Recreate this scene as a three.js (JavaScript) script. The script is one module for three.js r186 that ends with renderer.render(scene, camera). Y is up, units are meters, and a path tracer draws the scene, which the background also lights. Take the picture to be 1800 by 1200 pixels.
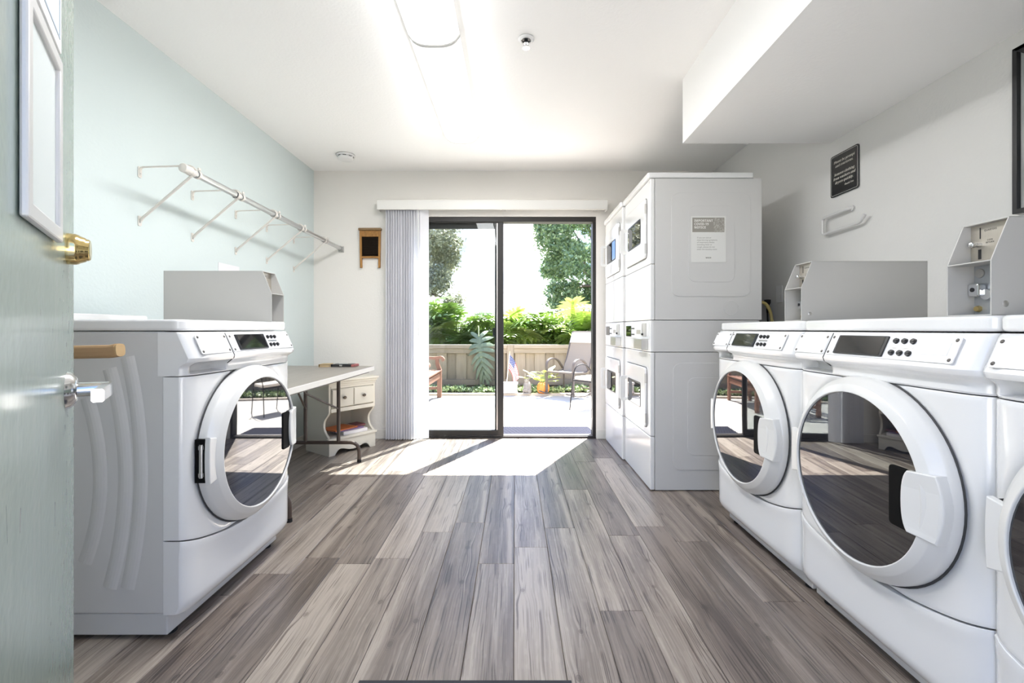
import * as THREE from 'three';
import { RoundedBoxGeometry } from 'three/addons/geometries/RoundedBoxGeometry.js';
import { mergeGeometries } from 'three/addons/utils/BufferGeometryUtils.js';
import { RectAreaLightUniformsLib } from 'three/addons/lights/RectAreaLightUniformsLib.js';

// ---------------------------------------------------------------- camera, sky, sun, exposure
const scene = new THREE.Scene();
const camera = new THREE.PerspectiveCamera(2 * Math.atan(600 / 800) * 180 / Math.PI, 1.5, 0.03, 400);
camera.position.set(0, 1, 0);
camera.lookAt(0, 1, -5);
camera.setViewOffset(1800, 1200, -5, 22, 1800, 1200);

const renderer = new THREE.WebGLRenderer({ antialias: true });
renderer.toneMapping = THREE.LinearToneMapping;
renderer.toneMappingExposure = 2.14;
renderer.shadowMap.enabled = true;
RectAreaLightUniformsLib.init();

const SUN_LEVEL = 22, LAMP_LEVEL = 13, SKY_LEVEL = 1.6;
const sun = new THREE.DirectionalLight(new THREE.Color().setRGB(1, 0.985, 0.96), SUN_LEVEL);
sun.name = 'sun';
sun.position.set(0.585 * 10, 2.02 * 10, -3 - 1.16 * 10);
sun.target.position.set(0, 0, -3);
sun.castShadow = true;
sun.shadow.mapSize.set(4096, 4096);
Object.assign(sun.shadow.camera, { left: -14, right: 14, top: 14, bottom: -14, near: 1, far: 60 });
scene.add(sun, sun.target);

function rng(seed) { let s = seed >>> 0; return () => { s = (s + 0x6d2b79f5) | 0; let t = Math.imul(s ^ (s >>> 15), 1 | s); t = (t + Math.imul(t ^ (t >>> 7), 61 | t)) ^ t; return ((t ^ (t >>> 14)) >>> 0) / 4294967296; }; }
const hash = (x, y, s) => { let h = Math.imul(x | 0, 374761393) + Math.imul(y | 0, 668265263) + Math.imul(s | 0, 1442695041); h = Math.imul(h ^ (h >>> 13), 1274126177); return ((h ^ (h >>> 16)) >>> 0) / 4294967296; };
function noise(x, y, s = 0) {
  const xi = Math.floor(x), yi = Math.floor(y), fx = x - xi, fy = y - yi, u = fx * fx * (3 - 2 * fx), v = fy * fy * (3 - 2 * fy);
  const a = hash(xi, yi, s), b = hash(xi + 1, yi, s), c = hash(xi, yi + 1, s), d = hash(xi + 1, yi + 1, s);
  return a + (b - a) * u + (c - a) * v + (a - b - c + d) * u * v;
}
const fbm = (x, y, s, o = 4) => { let r = 0, a = 0.5, t = 0; for (let i = 0; i < o; i++) { r += a * noise(x, y, s + i * 17); t += a; x *= 2.03; y *= 2.03; a *= 0.5; } return r / t; };
const mix = (a, b, t) => a + (b - a) * t, clamp = (x, a = 0, b = 1) => Math.min(b, Math.max(a, x)), smooth = (a, b, x) => { const t = clamp((x - a) / (b - a)); return t * t * (3 - 2 * t); };

{ // blue sky with soft white clouds and a pale horizon
  const Wd = 1024, Hd = 512, data = new Float32Array(Wd * Hd * 4);
  for (let r = 0; r < Hd; r++) for (let c = 0; c < Wd; c++) {
    const el = ((r + 0.5) / Hd - 0.5) * Math.PI, az = ((c + 0.5) / Wd - 0.5) * 2 * Math.PI, y = Math.sin(el), x = Math.cos(az) * Math.cos(el), z = Math.sin(az) * Math.cos(el);
    const up = Math.max(0, y), t = Math.pow(1 - up, 5), k = 1 / (up + 0.22);
    let cl = fbm(x * k * 1.3 + 7.3, z * k * 1.3 + 2.1, 5, 5);
    cl = smooth(0.53, 0.76, cl) * 0.9;
    cl = Math.max(cl, 0.97 * (1 - smooth(0.05, 0.15, up)));
    const o = (r * Wd + c) * 4, sky = [mix(0.20, 0.46, t), mix(0.37, 0.64, t), mix(0.84, 0.95, t)], wh = [1.75, 1.75, 1.75];
    for (let i = 0; i < 3; i++) data[o + i] = SKY_LEVEL * mix(sky[i], wh[i], cl);
    data[o + 3] = 1;
  }
  const t = new THREE.DataTexture(data, Wd, Hd, THREE.RGBAFormat, THREE.FloatType);
  t.mapping = THREE.EquirectangularReflectionMapping; t.magFilter = THREE.LinearFilter; t.needsUpdate = true;
  scene.background = t;
}

// ---------------------------------------------------------------- helpers
const used = new Map();
function numbered(n) { const k = used.get(n) ?? 0; used.set(n, k + 1); return k ? n + '_' + String(k).padStart(3, '0') : n; }
function tag(o, label, category, group, kind) { Object.assign(o.userData, { label, category }); if (group) o.userData.group = group; if (kind) o.userData.kind = kind; return o; }
function lit(m) { m.castShadow = true; m.receiveShadow = true; return m; }
function merge(gs) {
  gs = [].concat(gs).flat(9).map((g) => {
    const n = g.index ? g.toNonIndexed() : g;
    for (const k of Object.keys(n.attributes)) if (!['position', 'normal', 'uv'].includes(k)) n.deleteAttribute(k);
    if (!n.attributes.normal) n.computeVertexNormals();
    if (!n.attributes.uv) n.setAttribute('uv', new THREE.BufferAttribute(new Float32Array(n.attributes.position.count * 2), 2));
    n.morphAttributes = {};
    return n;
  });
  return gs.length === 1 ? gs[0] : mergeGeometries(gs, false);
}
function mesh(name, gs, mat, parent, label) {   // one named mesh under its thing (or the scene)
  const m = lit(new THREE.Mesh(merge(gs), mat));
  m.name = parent ? name : numbered(name);
  if (label) m.userData.label = label;
  (parent ?? scene).add(m);
  return m;
}
function thing(name, label, category, pos = [0, 0, 0], turn = 0, group) {
  const g = new THREE.Group(); g.name = numbered(name); g.position.set(...pos); g.rotation.y = turn; scene.add(g);
  return tag(g, label, category, group);
}
function copy(o, label, group) { const c = o.clone(); c.name = numbered(o.name.replace(/_\d+$/, '')); c.userData = { ...o.userData, label: label ?? o.userData.label }; if (group) c.userData.group = group; scene.add(c); return c; }
function box(w, h, d, x = 0, y = 0, z = 0, r = 0.003, seg = 2) {
  r = Math.min(r, w / 2.05, h / 2.05, d / 2.05);
  const g = r > 0 ? new RoundedBoxGeometry(w, h, d, seg, r) : new THREE.BoxGeometry(w, h, d);
  return g.translate(x, y, z);
}
const span = (x0, x1, y0, y1, z0, z1, r = 0.003, seg = 2) => box(x1 - x0, y1 - y0, z1 - z0, (x0 + x1) / 2, (y0 + y1) / 2, (z0 + z1) / 2, r, seg);
function cyl(r0, r1, h, x, y, z, axis = 'y', seg = 20) {
  const g = new THREE.CylinderGeometry(r0, r1, h, seg);
  if (axis === 'x') g.rotateZ(-Math.PI / 2); if (axis === 'z') g.rotateX(Math.PI / 2);
  return g.translate(x, y, z);
}
const lathe = (pts, seg = 32) => new THREE.LatheGeometry(pts.map((p) => new THREE.Vector2(p[0], p[1])), seg);
function path(pts, bend = 0, n = 6) {          // a polyline with rounded corners
  const P = pts.map((p) => new THREE.Vector3(...p)), out = [P[0]];
  for (let i = 1; i < P.length - 1; i++) {
    const a = P[i - 1].clone().sub(P[i]), b = P[i + 1].clone().sub(P[i]), k = Math.min(bend, a.length() * 0.49, b.length() * 0.49);
    if (k < 1e-4) { out.push(P[i]); continue; }
    const A = P[i].clone().addScaledVector(a.normalize(), k), B = P[i].clone().addScaledVector(b.normalize(), k);
    for (let j = 0; j <= n; j++) { const t = j / n; out.push(A.clone().multiplyScalar((1 - t) ** 2).addScaledVector(P[i], 2 * t * (1 - t)).addScaledVector(B, t * t)); }
  }
  out.push(P[P.length - 1]);
  return out;
}
function sweep(P, sec, up0) {                  // carries a section (radius, or [u, v] points) along points
  const round = typeof sec === 'number' || (Array.isArray(sec) && typeof sec[0] === 'number');
  const R = round && Array.isArray(sec) ? (i) => mix(sec[0], sec[1], i / (P.length - 1)) : round ? () => sec : () => 1;
  const S = round ? [...Array(10)].map((_, i) => [Math.cos(i / 10 * 2 * Math.PI), Math.sin(i / 10 * 2 * Math.PI)]) : sec, k = S.length;
  const pos = [], nor = [], idx = [], T = P.map((p, i) => P[Math.min(i + 1, P.length - 1)].clone().sub(P[Math.max(i - 1, 0)]).normalize());
  let n = up0 ? new THREE.Vector3(...up0) : Math.abs(T[0].y) < 0.9 ? new THREE.Vector3(0, 1, 0) : new THREE.Vector3(1, 0, 0);
  const rings = [];
  P.forEach((p, i) => {
    if (i) { const q = new THREE.Quaternion().setFromUnitVectors(T[i - 1], T[i]); n.applyQuaternion(q); }
    n.addScaledVector(T[i], -n.dot(T[i])).normalize();
    const b = new THREE.Vector3().crossVectors(T[i], n);
    rings.push(S.map(([u, v]) => p.clone().addScaledVector(n, u * R(i)).addScaledVector(b, v * R(i))));
  });
  const tri = [];
  for (let i = 0; i + 1 < rings.length; i++) for (let j = 0; j < k; j++) { const a = rings[i][j], b = rings[i][(j + 1) % k], c = rings[i + 1][j], d = rings[i + 1][(j + 1) % k]; tri.push([a, b, c], [b, d, c]); }
  const verts = [], norms = [];
  if (round) {
    const N = (i, j) => rings[i][j].clone().sub(P[i]).normalize();
    for (let i = 0; i + 1 < rings.length; i++) for (let j = 0; j < k; j++) { const J = (j + 1) % k; for (const [a, b] of [[i, j], [i, J], [i + 1, j], [i, J], [i + 1, J], [i + 1, j]]) { verts.push(rings[a][b]); norms.push(N(a, b)); } }
  } else for (const t of tri) { const nn = new THREE.Triangle(...t).getNormal(new THREE.Vector3()); for (const v of t) { verts.push(v); norms.push(nn); } }
  for (const [ring, c, s, tt] of [[rings[0], P[0], -1, T[0]], [rings[rings.length - 1], P[P.length - 1], 1, T[T.length - 1]]]) for (let j = 0; j < k; j++) {
    const a = ring[j], b = ring[(j + 1) % k]; verts.push(c, ...(s < 0 ? [b, a] : [a, b])); for (let q = 0; q < 3; q++) norms.push(tt.clone().multiplyScalar(s));
  }
  const g = new THREE.BufferGeometry();
  g.setAttribute('position', new THREE.Float32BufferAttribute(verts.flatMap((v) => [v.x, v.y, v.z]), 3));
  g.setAttribute('normal', new THREE.Float32BufferAttribute(norms.flatMap((v) => [v.x, v.y, v.z]), 3));
  return g;
}
const pipe = (pts, r, bend = 0) => sweep(path(pts, bend), r);
const flat = (w, t) => [[w / 2, t / 2], [-w / 2, t / 2], [-w / 2, -t / 2], [w / 2, -t / 2]];
function shapeOf(pts) { const s = new THREE.Shape(); pts.forEach((p, i) => (i ? s.lineTo(...p) : s.moveTo(...p))); s.closePath(); return s; }
function rrect(w, h, r, x = 0, y = 0) {
  const s = new THREE.Shape(), a = x - w / 2, b = x + w / 2, c = y - h / 2, d = y + h / 2;
  s.moveTo(a + r, c); s.lineTo(b - r, c); s.quadraticCurveTo(b, c, b, c + r); s.lineTo(b, d - r); s.quadraticCurveTo(b, d, b - r, d); s.lineTo(a + r, d); s.quadraticCurveTo(a, d, a, d - r); s.lineTo(a, c + r); s.quadraticCurveTo(a, c, a + r, c);
  return s;
}
function ext(shape, depth, bevel = 0.002, curve = 6) {
  return new THREE.ExtrudeGeometry(shape, { depth: Math.max(1e-4, depth - 2 * bevel), bevelEnabled: bevel > 0, bevelThickness: bevel, bevelSize: bevel, bevelOffset: -bevel, bevelSegments: 2, curveSegments: curve }).translate(0, 0, bevel);
}
// a moulded front: a grid over x and y whose depth is zf(x, y), with rounded rims and returning edges
function moulded(xs, ys, yb, yt, zf, zback) {
  const rim = 0.004, U = [0, ...xs, 1], V = [0, ...ys, 1], nx = U.length, ny = V.length, pos = [], uv = [], idx = [];
  const X0 = xs.x0, X1 = xs.x1, at = (i, j) => {
    let x = mix(X0, X1, U[i]), lo = yb(x), hi = yt(x), y = mix(lo, hi, V[j]);
    return [x, y, zf(x, y) - (i === 0 || j === 0 || i === nx - 1 || j === ny - 1 ? rim : 0)];
  };
  for (let j = 0; j < ny; j++) for (let i = 0; i < nx; i++) { const p = at(i, j); pos.push(...p); uv.push(p[0], p[1]); }
  for (let j = 0; j + 1 < ny; j++) for (let i = 0; i + 1 < nx; i++) { const a = j * nx + i, b = a + 1, c = a + nx, d = c + 1; idx.push(a, b, d, a, d, c); }
  const g = new THREE.BufferGeometry(); g.setAttribute('position', new THREE.Float32BufferAttribute(pos, 3)); g.setAttribute('uv', new THREE.Float32BufferAttribute(uv, 2)); g.setIndex(idx); g.computeVertexNormals();
  const edge = [];
  for (let i = 0; i < nx; i++) edge.push(at(i, 0)); for (let j = 1; j < ny; j++) edge.push(at(nx - 1, j)); for (let i = nx - 2; i >= 0; i--) edge.push(at(i, ny - 1)); for (let j = ny - 2; j > 0; j--) edge.push(at(0, j));
  const sp = [], n = edge.length;
  for (let i = 0; i < n; i++) { const a = edge[i], b = edge[(i + 1) % n], A = [a[0], a[1], zback], B = [b[0], b[1], zback]; sp.push(...a, ...A, ...b, ...b, ...A, ...B); }
  const s = new THREE.BufferGeometry(); s.setAttribute('position', new THREE.Float32BufferAttribute(sp, 3)); s.computeVertexNormals();
  return [g, s];
}
function grid(x0, x1, n, extra = []) {
  const w = x1 - x0, e = 0.004 / w, a = [e];
  for (let i = 1; i < n; i++) a.push(e + (1 - 2 * e) * i / n);
  a.push(1 - e); for (const x of extra) a.push((x - x0) / w);
  a.sort((p, q) => p - q); return Object.assign(a.filter((v, i) => !i || v - a[i - 1] > 1e-5), { x0, x1 });
}

// ---------------------------------------------------------------- materials
const C = (r, g, b) => new THREE.Color().setRGB(r, g, b);
const S = (hex) => new THREE.Color(hex);
const std = (color, roughness = 0.6, more = {}) => new THREE.MeshStandardMaterial({ color, roughness, ...more });
const phy = (color, roughness = 0.6, more = {}) => new THREE.MeshPhysicalMaterial({ color, roughness, ...more });
function dataTex(w, h, f, srgb = true) {
  const d = new Uint8Array(w * h * 4);
  for (let y = 0; y < h; y++) for (let x = 0; x < w; x++) { const c = f(x / w, y / h, x, y), o = (y * w + x) * 4; d[o] = c[0]; d[o + 1] = c[1] ?? c[0]; d[o + 2] = c[2] ?? c[0]; d[o + 3] = 255; }
  const t = new THREE.DataTexture(d, w, h); t.wrapS = t.wrapT = THREE.RepeatWrapping; t.magFilter = THREE.LinearFilter; if (srgb) t.colorSpace = THREE.SRGBColorSpace; t.needsUpdate = true; return t;
}
function print(w, h, draw) {
  const c = document.createElement('canvas'); c.width = w; c.height = h; draw(c.getContext('2d'), w, h);
  const t = new THREE.CanvasTexture(c); t.colorSpace = THREE.SRGBColorSpace; return t;
}
// orange-peel plaster relief, tileable over 0.4 m
const N = 256, tn = (u, v, f, s) => { const a = fbm(u * f, v * f, s, 2), b = fbm((u - 1) * f, v * f, s, 2), c = fbm(u * f, (v - 1) * f, s, 2), d = fbm((u - 1) * f, (v - 1) * f, s, 2); return (a * (1 - u) + b * u) * (1 - v) + (c * (1 - u) + d * u) * v; };
const peel = dataTex(N, N, (u, v) => { const k = clamp((tn(u, v, 40, 3) - 0.35) * 2.2) * 255; return [k, k, k]; }, false);
peel.repeat.set(2.5, 2.5);
const wallMat = (c) => std(c, 0.85, { bumpMap: peel, bumpScale: 0.00035 });
const M = {
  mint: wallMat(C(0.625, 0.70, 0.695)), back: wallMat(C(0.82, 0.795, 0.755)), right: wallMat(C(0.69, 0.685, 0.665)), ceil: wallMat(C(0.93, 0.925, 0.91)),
  base: std(C(0.74, 0.72, 0.67), 0.5), sub: std(C(0.03, 0.027, 0.025), 0.9),
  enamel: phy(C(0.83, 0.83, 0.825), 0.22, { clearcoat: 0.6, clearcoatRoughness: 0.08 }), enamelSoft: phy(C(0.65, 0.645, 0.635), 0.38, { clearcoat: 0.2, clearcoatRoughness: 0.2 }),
  ring: phy(C(0.74, 0.735, 0.715), 0.3, { clearcoat: 0.3, clearcoatRoughness: 0.15 }), plate: std(C(0.84, 0.84, 0.85), 0.3), coin: std(C(0.52, 0.51, 0.485), 0.45),
  black: phy(C(0.003, 0.003, 0.003), 0.7, { specularIntensity: 0.3 }), dark: std(C(0.012, 0.012, 0.013), 0.35), rubber: phy(C(0.02, 0.02, 0.02), 0.8, { specularIntensity: 0.4 }), seam: std(C(0.05, 0.05, 0.05), 0.8),
  mirror: phy(C(0.012, 0.013, 0.017), 0.02, { ior: 2.05 }), screen: phy(C(0.012, 0.013, 0.015), 0.04, { ior: 1.9 }),
  screw: std(C(0.13, 0.12, 0.11), 0.4, { metalness: 0.6 }), chrome: std(C(0.72, 0.72, 0.72), 0.15, { metalness: 1 }), steel: std(C(0.55, 0.54, 0.52), 0.35, { metalness: 1 }), galv: std(C(0.5, 0.52, 0.54), 0.45, { metalness: 0.7 }),
  brass: std(C(0.72, 0.55, 0.24), 0.16, { metalness: 1 }), bronze: std(C(0.014, 0.012, 0.011), 0.5), alum: std(C(0.55, 0.52, 0.5), 0.4, { metalness: 0.8 }),
  pane: phy(C(0.85, 0.87, 0.87), 0.0, { transmission: 1, thickness: 0, ior: 1.5, specularIntensity: 0.3 }),
  vane: phy(C(0.94, 0.94, 0.97), 0.7, { transmission: 0.35, thickness: 0 }), valance: std(C(0.82, 0.81, 0.78), 0.45),
  bracket: std(C(0.70, 0.67, 0.62), 0.4), rod: std(C(0.62, 0.62, 0.62), 0.3, { metalness: 0.9 }), brown: std(C(0.075, 0.052, 0.040), 0.4),
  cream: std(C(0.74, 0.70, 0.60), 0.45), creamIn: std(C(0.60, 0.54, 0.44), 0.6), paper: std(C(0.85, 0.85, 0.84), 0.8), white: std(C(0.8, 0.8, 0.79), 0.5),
  lens: std(C(0.85, 0.85, 0.84), 0.4, { emissive: C(1, 0.99, 0.96), emissiveIntensity: 0.5 }),
};

// ---------------------------------------------------------------- the room shell
const XL = -1.833, XR = 1.817, ZB = -4.15, ZF = -0.13, H = 2.44, T = 0.12;
const OX0 = -0.955, OX1 = 0.742, OH = 2.025;          // sliding-door opening
const slab = (x0, x1, y0, y1, z0, z1) => {            // a plain wall piece with uv in metres
  const g = new THREE.BoxGeometry(x1 - x0, y1 - y0, z1 - z0).translate((x0 + x1) / 2, (y0 + y1) / 2, (z0 + z1) / 2), p = g.attributes.position, n = g.attributes.normal, uv = g.attributes.uv;
  for (let i = 0; i < p.count; i++) { const ax = Math.abs(n.getX(i)), ay = Math.abs(n.getY(i)); uv.setXY(i, ax > 0.5 ? p.getZ(i) : p.getX(i), ay > 0.5 ? p.getZ(i) : p.getY(i)); }
  return g;
};
const struct = (name, gs, mat, label, cat = 'wall') => tag(mesh(name, gs, mat), label, cat, null, 'structure');
struct('wall_left', slab(XL - T, XL, 0, H, ZB - T, 0.02), M.mint, 'pale mint green painted wall carrying the clothes rod');
struct('wall_back', [slab(XL, OX0, 0, H, ZB - T, ZB), slab(OX1, XR, 0, H, ZB - T, ZB), slab(OX0, OX1, OH, H, ZB - T, ZB)], M.back, 'warm off-white wall around the sliding patio door');
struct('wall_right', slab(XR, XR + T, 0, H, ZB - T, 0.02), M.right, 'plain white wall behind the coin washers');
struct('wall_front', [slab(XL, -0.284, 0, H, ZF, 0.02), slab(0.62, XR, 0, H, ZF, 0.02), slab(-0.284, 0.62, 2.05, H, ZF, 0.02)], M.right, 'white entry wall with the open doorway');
struct('ceiling', slab(XL - T, XR + T, H, H + 0.14, ZB - T, 0.02), M.ceil, 'white textured ceiling over the laundry room', 'ceiling');
struct('ceiling_soffit', slab(0.97, XR, 2.072, H, -2.63, ZF), M.ceil, 'boxed white soffit running above the right-hand washers', 'soffit');
{
  const bb = (n, x0, x1, z0, z1, l) => struct(n, span(x0, x1, 0, 0.085, z0, z1, 0.004), M.base, l, 'baseboard');
  bb('baseboard_left', XL, XL + 0.012, ZB, ZF, 'cream baseboard along the mint wall');
  bb('baseboard_back', XL + 0.012, OX0, ZB, ZB + 0.012, 'cream baseboard behind the nightstand');
  bb('baseboard_right', OX1, XR - 0.012, ZB, ZB + 0.012, 'cream baseboard between patio door and dryers');
  bb('baseboard_side', XR - 0.012, XR, ZB, ZF, 'cream baseboard along the white wall behind washers');
}
// plank floor: every plank a piece of its own
{
  const tones = [[[178, 168, 156], [112, 100, 91]], [[162, 151, 140], [96, 86, 79]], [[170, 160, 149], [112, 101, 93]], [[148, 136, 126], [90, 80, 73]], [[182, 172, 160], [124, 113, 103]], [[154, 142, 132], [98, 88, 80]], [[166, 155, 143], [102, 91, 83]], [[142, 130, 120], [88, 78, 71]]];
  const mats = tones.map(([L, D], k) => {
    const R = rng(900 + k), knots = [...Array(k % 3 === 1 ? 1 : 2)].map(() => [0.15 + 0.7 * R(), R(), 0.05 + 0.05 * R()]);
    const make = (relief) => dataTex(160, 1024, (u, v) => {
      let x = u, ring = 0, kn = 0;
      for (const [kx, ky, kr] of knots) {
        const dx = u - kx, dy = (v - ky) * 5, r = Math.hypot(dx, dy);
        x += Math.sign(dx || 1) * 0.055 * Math.exp(-(r * r) / (kr * 2.2) ** 2 * 0.4) * Math.exp(-dy * dy * 3);
        kn = Math.max(kn, smooth(kr, kr * 0.45, r)); ring = Math.max(ring, smooth(kr * 2, kr, r) * (0.5 + 0.5 * Math.sin(r * 170)));
      }
      x += (noise(u * 2, v * 5, k) - 0.5) * 0.07 + (noise(u * 3, v * 17, k + 9) - 0.5) * 0.02;
      const band = fbm(x * 3.1 + k * 7, v * 1.6 + k, 30 + k, 3), fine = noise(x * 85, v * 9, 40 + k), mid = noise(x * 30, v * 5, 50 + k);
      const crack = smooth(0.66, 0.80, noise(x * 52, v * 5, 60 + k)) * smooth(0.30, 0.6, noise(u * 5, v * 9, 70 + k));
      const fleck = smooth(0.62, 0.8, noise(x * 26, v * 38, 95 + k)) * 0.12;
      const strip = noise(x * 6.5 + k * 3, v * 1.1, 80 + k); let t = clamp(0.5 + (smooth(0.28, 0.72, band) - 0.5) * 0.62 + (strip - 0.5) * 0.7 + (fine - 0.5) * 0.42 + (mid - 0.5) * 0.4 + fleck);
      t = clamp(t - crack * 0.85 - kn * 0.5 - ring * 0.22, -0.35, 1);
      if (relief) { const q = 255 * clamp(0.55 + (fine - 0.5) * 0.3 + (mid - .5) * .2 - crack * 0.5); return [q, q, q]; }
      return [0, 1, 2].map((i) => clamp(mix(D[i], L[i], t), 20, 255));
    }, !relief);
    const map = make(false), bump = k < 3 ? make(true) : null;
    return { map, bump };
  });
  const woods = mats.map((m, i) => phy(C(0.93, 0.905, 0.89), 0.42, { clearcoat: 0.6, clearcoatRoughness: 0.3, map: m.map, bumpMap: mats[i % 3].bump, bumpScale: 0.0006 }));
  const pw = 0.1525, pl = 1.22, gap = 0.0012, ch = 0.0016, th = 0.008;
  const geos = new Map();
  const plank = (w, l, flip) => {
    const key = [w.toFixed(4), l.toFixed(4), flip].join();
    if (!geos.has(key)) {
      const a = w / 2, b = l / 2, A = a - ch, B = b - ch, p = [], uv = [];
      const q = (...v) => { for (const i of [0, 1, 2, 0, 2, 3]) { p.push(...v[i]); const uu = (v[i][0] + a) / pw, vv = (v[i][2] + b) / pl; uv.push(flip ? 1 - uu : uu, flip ? 1 - vv : vv); } };
      q([-A, th, B], [A, th, B], [A, th, -B], [-A, th, -B]);
      q([-a, th - ch, b], [a, th - ch, b], [A, th, B], [-A, th, B]); q([a, th - ch, -b], [-a, th - ch, -b], [-A, th, -B], [A, th, -B]);
      q([a, th - ch, b], [a, th - ch, -b], [A, th, -B], [A, th, B]); q([-a, th - ch, -b], [-a, th - ch, b], [-A, th, B], [-A, th, -B]);
      q([-a, 0, b], [a, 0, b], [a, th - ch, b], [-a, th - ch, b]); q([a, 0, -b], [-a, 0, -b], [-a, th - ch, -b], [a, th - ch, -b]);
      q([a, 0, b], [a, 0, -b], [a, th - ch, -b], [a, th - ch, b]); q([-a, 0, -b], [-a, 0, b], [-a, th - ch, b], [-a, th - ch, -b]);
      const g = new THREE.BufferGeometry(); g.setAttribute('position', new THREE.Float32BufferAttribute(p, 3)); g.setAttribute('uv', new THREE.Float32BufferAttribute(uv, 2)); g.computeVertexNormals();
      geos.set(key, g);
    }
    return geos.get(key);
  };
  const floor = struct('floor', slab(XL - T, XR + T, -0.12, -th, ZB - T, 0.02), M.sub, 'grey-brown weathered wood plank floor', 'floor');
  const R = rng(77);
  let last = -1;
  for (let x = XL, row = 0; x < XR - 0.01; x += pw, row++) {
    const w = Math.min(pw, XR - x) - gap;
    let z = ZF - 0.0; const first = 0.25 + R() * 0.95; let l = first;
    while (z > ZB - T + 0.02) {
      const z1 = Math.max(z - l, ZB - 0.045), len = z - z1 - gap;
      if (len > 0.03) {
        let k; do k = Math.floor(R() * woods.length); while (k === last); last = k;
        const m = lit(new THREE.Mesh(plank(w, len, R() < 0.5), woods[k])); m.name = 'plank'; m.position.set(x + pw / 2 - (pw - gap - w) / 2, -th, (z + z1) / 2); floor.add(m);
      }
      z = z1; l = pl; if (z1 <= ZB - 0.04) break;
    }
  }
}

// ---------------------------------------------------------------- ceiling fixtures
function fixture(z0, z1, label) {
  const x = -0.388, w = 0.245, zc = (z0 + z1) / 2, L = z1 - z0;
  const t = thing('ceiling_light', label, 'ceiling light', [x, H, zc], 0, 'wraparound lamps on the ceiling');
  mesh('housing', span(-w / 2 + 0.01, w / 2 - 0.01, -0.035, -0.001, -L / 2 + 0.006, L / 2 - 0.006), M.white, t);
  const pr = []; for (let i = 0; i <= 12; i++) { const u = i / 12 * 2 - 1; pr.push([u * w / 2, -0.03 - 0.052 * Math.pow(1 - Math.abs(u) ** 3.2, 0.8)]); }
  mesh('lens', ext(shapeOf([...pr, [w / 2, -0.022], [-w / 2, -0.022]]), L - 0.02, 0).translate(0, 0, -L / 2 + 0.01), M.lens, t);
  for (const s of [-1, 1]) mesh('end_cap', ext(shapeOf([...pr.map(([a, b]) => [a * 1.012, b - 0.002]), [w / 2 * 1.012, -0.02], [-w / 2 * 1.012, -0.02]]), 0.009, 0.001).translate(0, 0, s > 0 ? L / 2 - 0.01 : -L / 2 + 0.001), M.white, t);
  const lamp = (lw, px, py, tilt, k) => {
    const a = new THREE.RectAreaLight(C(0.98, 0.985, 1), LAMP_LEVEL * k, lw, L - 0.04); a.name = 'tube_light';
    const zax = new THREE.Vector3(-Math.sin(tilt), Math.cos(tilt), 0), yax = new THREE.Vector3(0, 0, 1);
    a.quaternion.setFromRotationMatrix(new THREE.Matrix4().makeBasis(new THREE.Vector3().crossVectors(yax, zax), yax, zax));
    a.position.set(x + px, H + py, zc);
    scene.add(a);
  };
  lamp(w - 0.03, 0, -0.0875, 0, 1);
  for (const s of [-1, 1]) lamp(0.05, s * (w / 2 + 0.008), -0.052, s * Math.PI * 0.43, 0.26);
  return t;
}
fixture(-2.187, -0.98, 'glowing white wraparound ceiling lamp nearest the entry');
fixture(-3.337, -2.19, 'white wraparound ceiling lamp nearer the patio door');

{ // smoke alarm and sprinkler
  const t = thing('smoke_detector', 'round white smoke detector on ceiling near the patio door', 'smoke detector', [-1.4, H, -3.765]);
  mesh('mounting_base', lathe([[0, 0], [0.074, 0], [0.074, -0.012], [0.066, -0.015], [0, -0.015]].reverse()), M.white, t);
  mesh('body', lathe([[0.062, -0.014], [0.06, -0.024], [0.064, -0.026], [0.064, -0.036], [0.05, -0.044], [0, -0.046]].reverse()), M.white, t);
  for (let i = 0; i < 8; i++) mesh('vent', box(0.026, 0.004, 0.006, 0, -0.0195, 0.0605, 0).rotateY(i * Math.PI / 4 + 0.2), M.dark, t);
  const s = thing('sprinkler', 'small chrome fire sprinkler head in the ceiling', 'sprinkler', [0.056, H, -2.259]);
  mesh('escutcheon', lathe([[0.022, -0.001], [0.04, -0.001], [0.04, -0.004], [0.03, -0.010], [0.024, -0.010]].reverse()), M.white, s);
  mesh('recess', cyl(0.024, 0.024, 0.003, 0, -0.0035, 0), M.dark, s);
  mesh('nozzle', [cyl(0.009, 0.012, 0.02, 0, -0.014, 0), box(0.003, 0.025, 0.004, 0.011, -0.032, 0), box(0.003, 0.025, 0.004, -0.011, -0.032, 0), cyl(0.003, 0.005, 0.02, 0, -0.034, 0)], M.chrome, s);
  mesh('deflector', cyl(0.018, 0.018, 0.003, 0, -0.046, 0), M.chrome, s);
}

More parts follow.
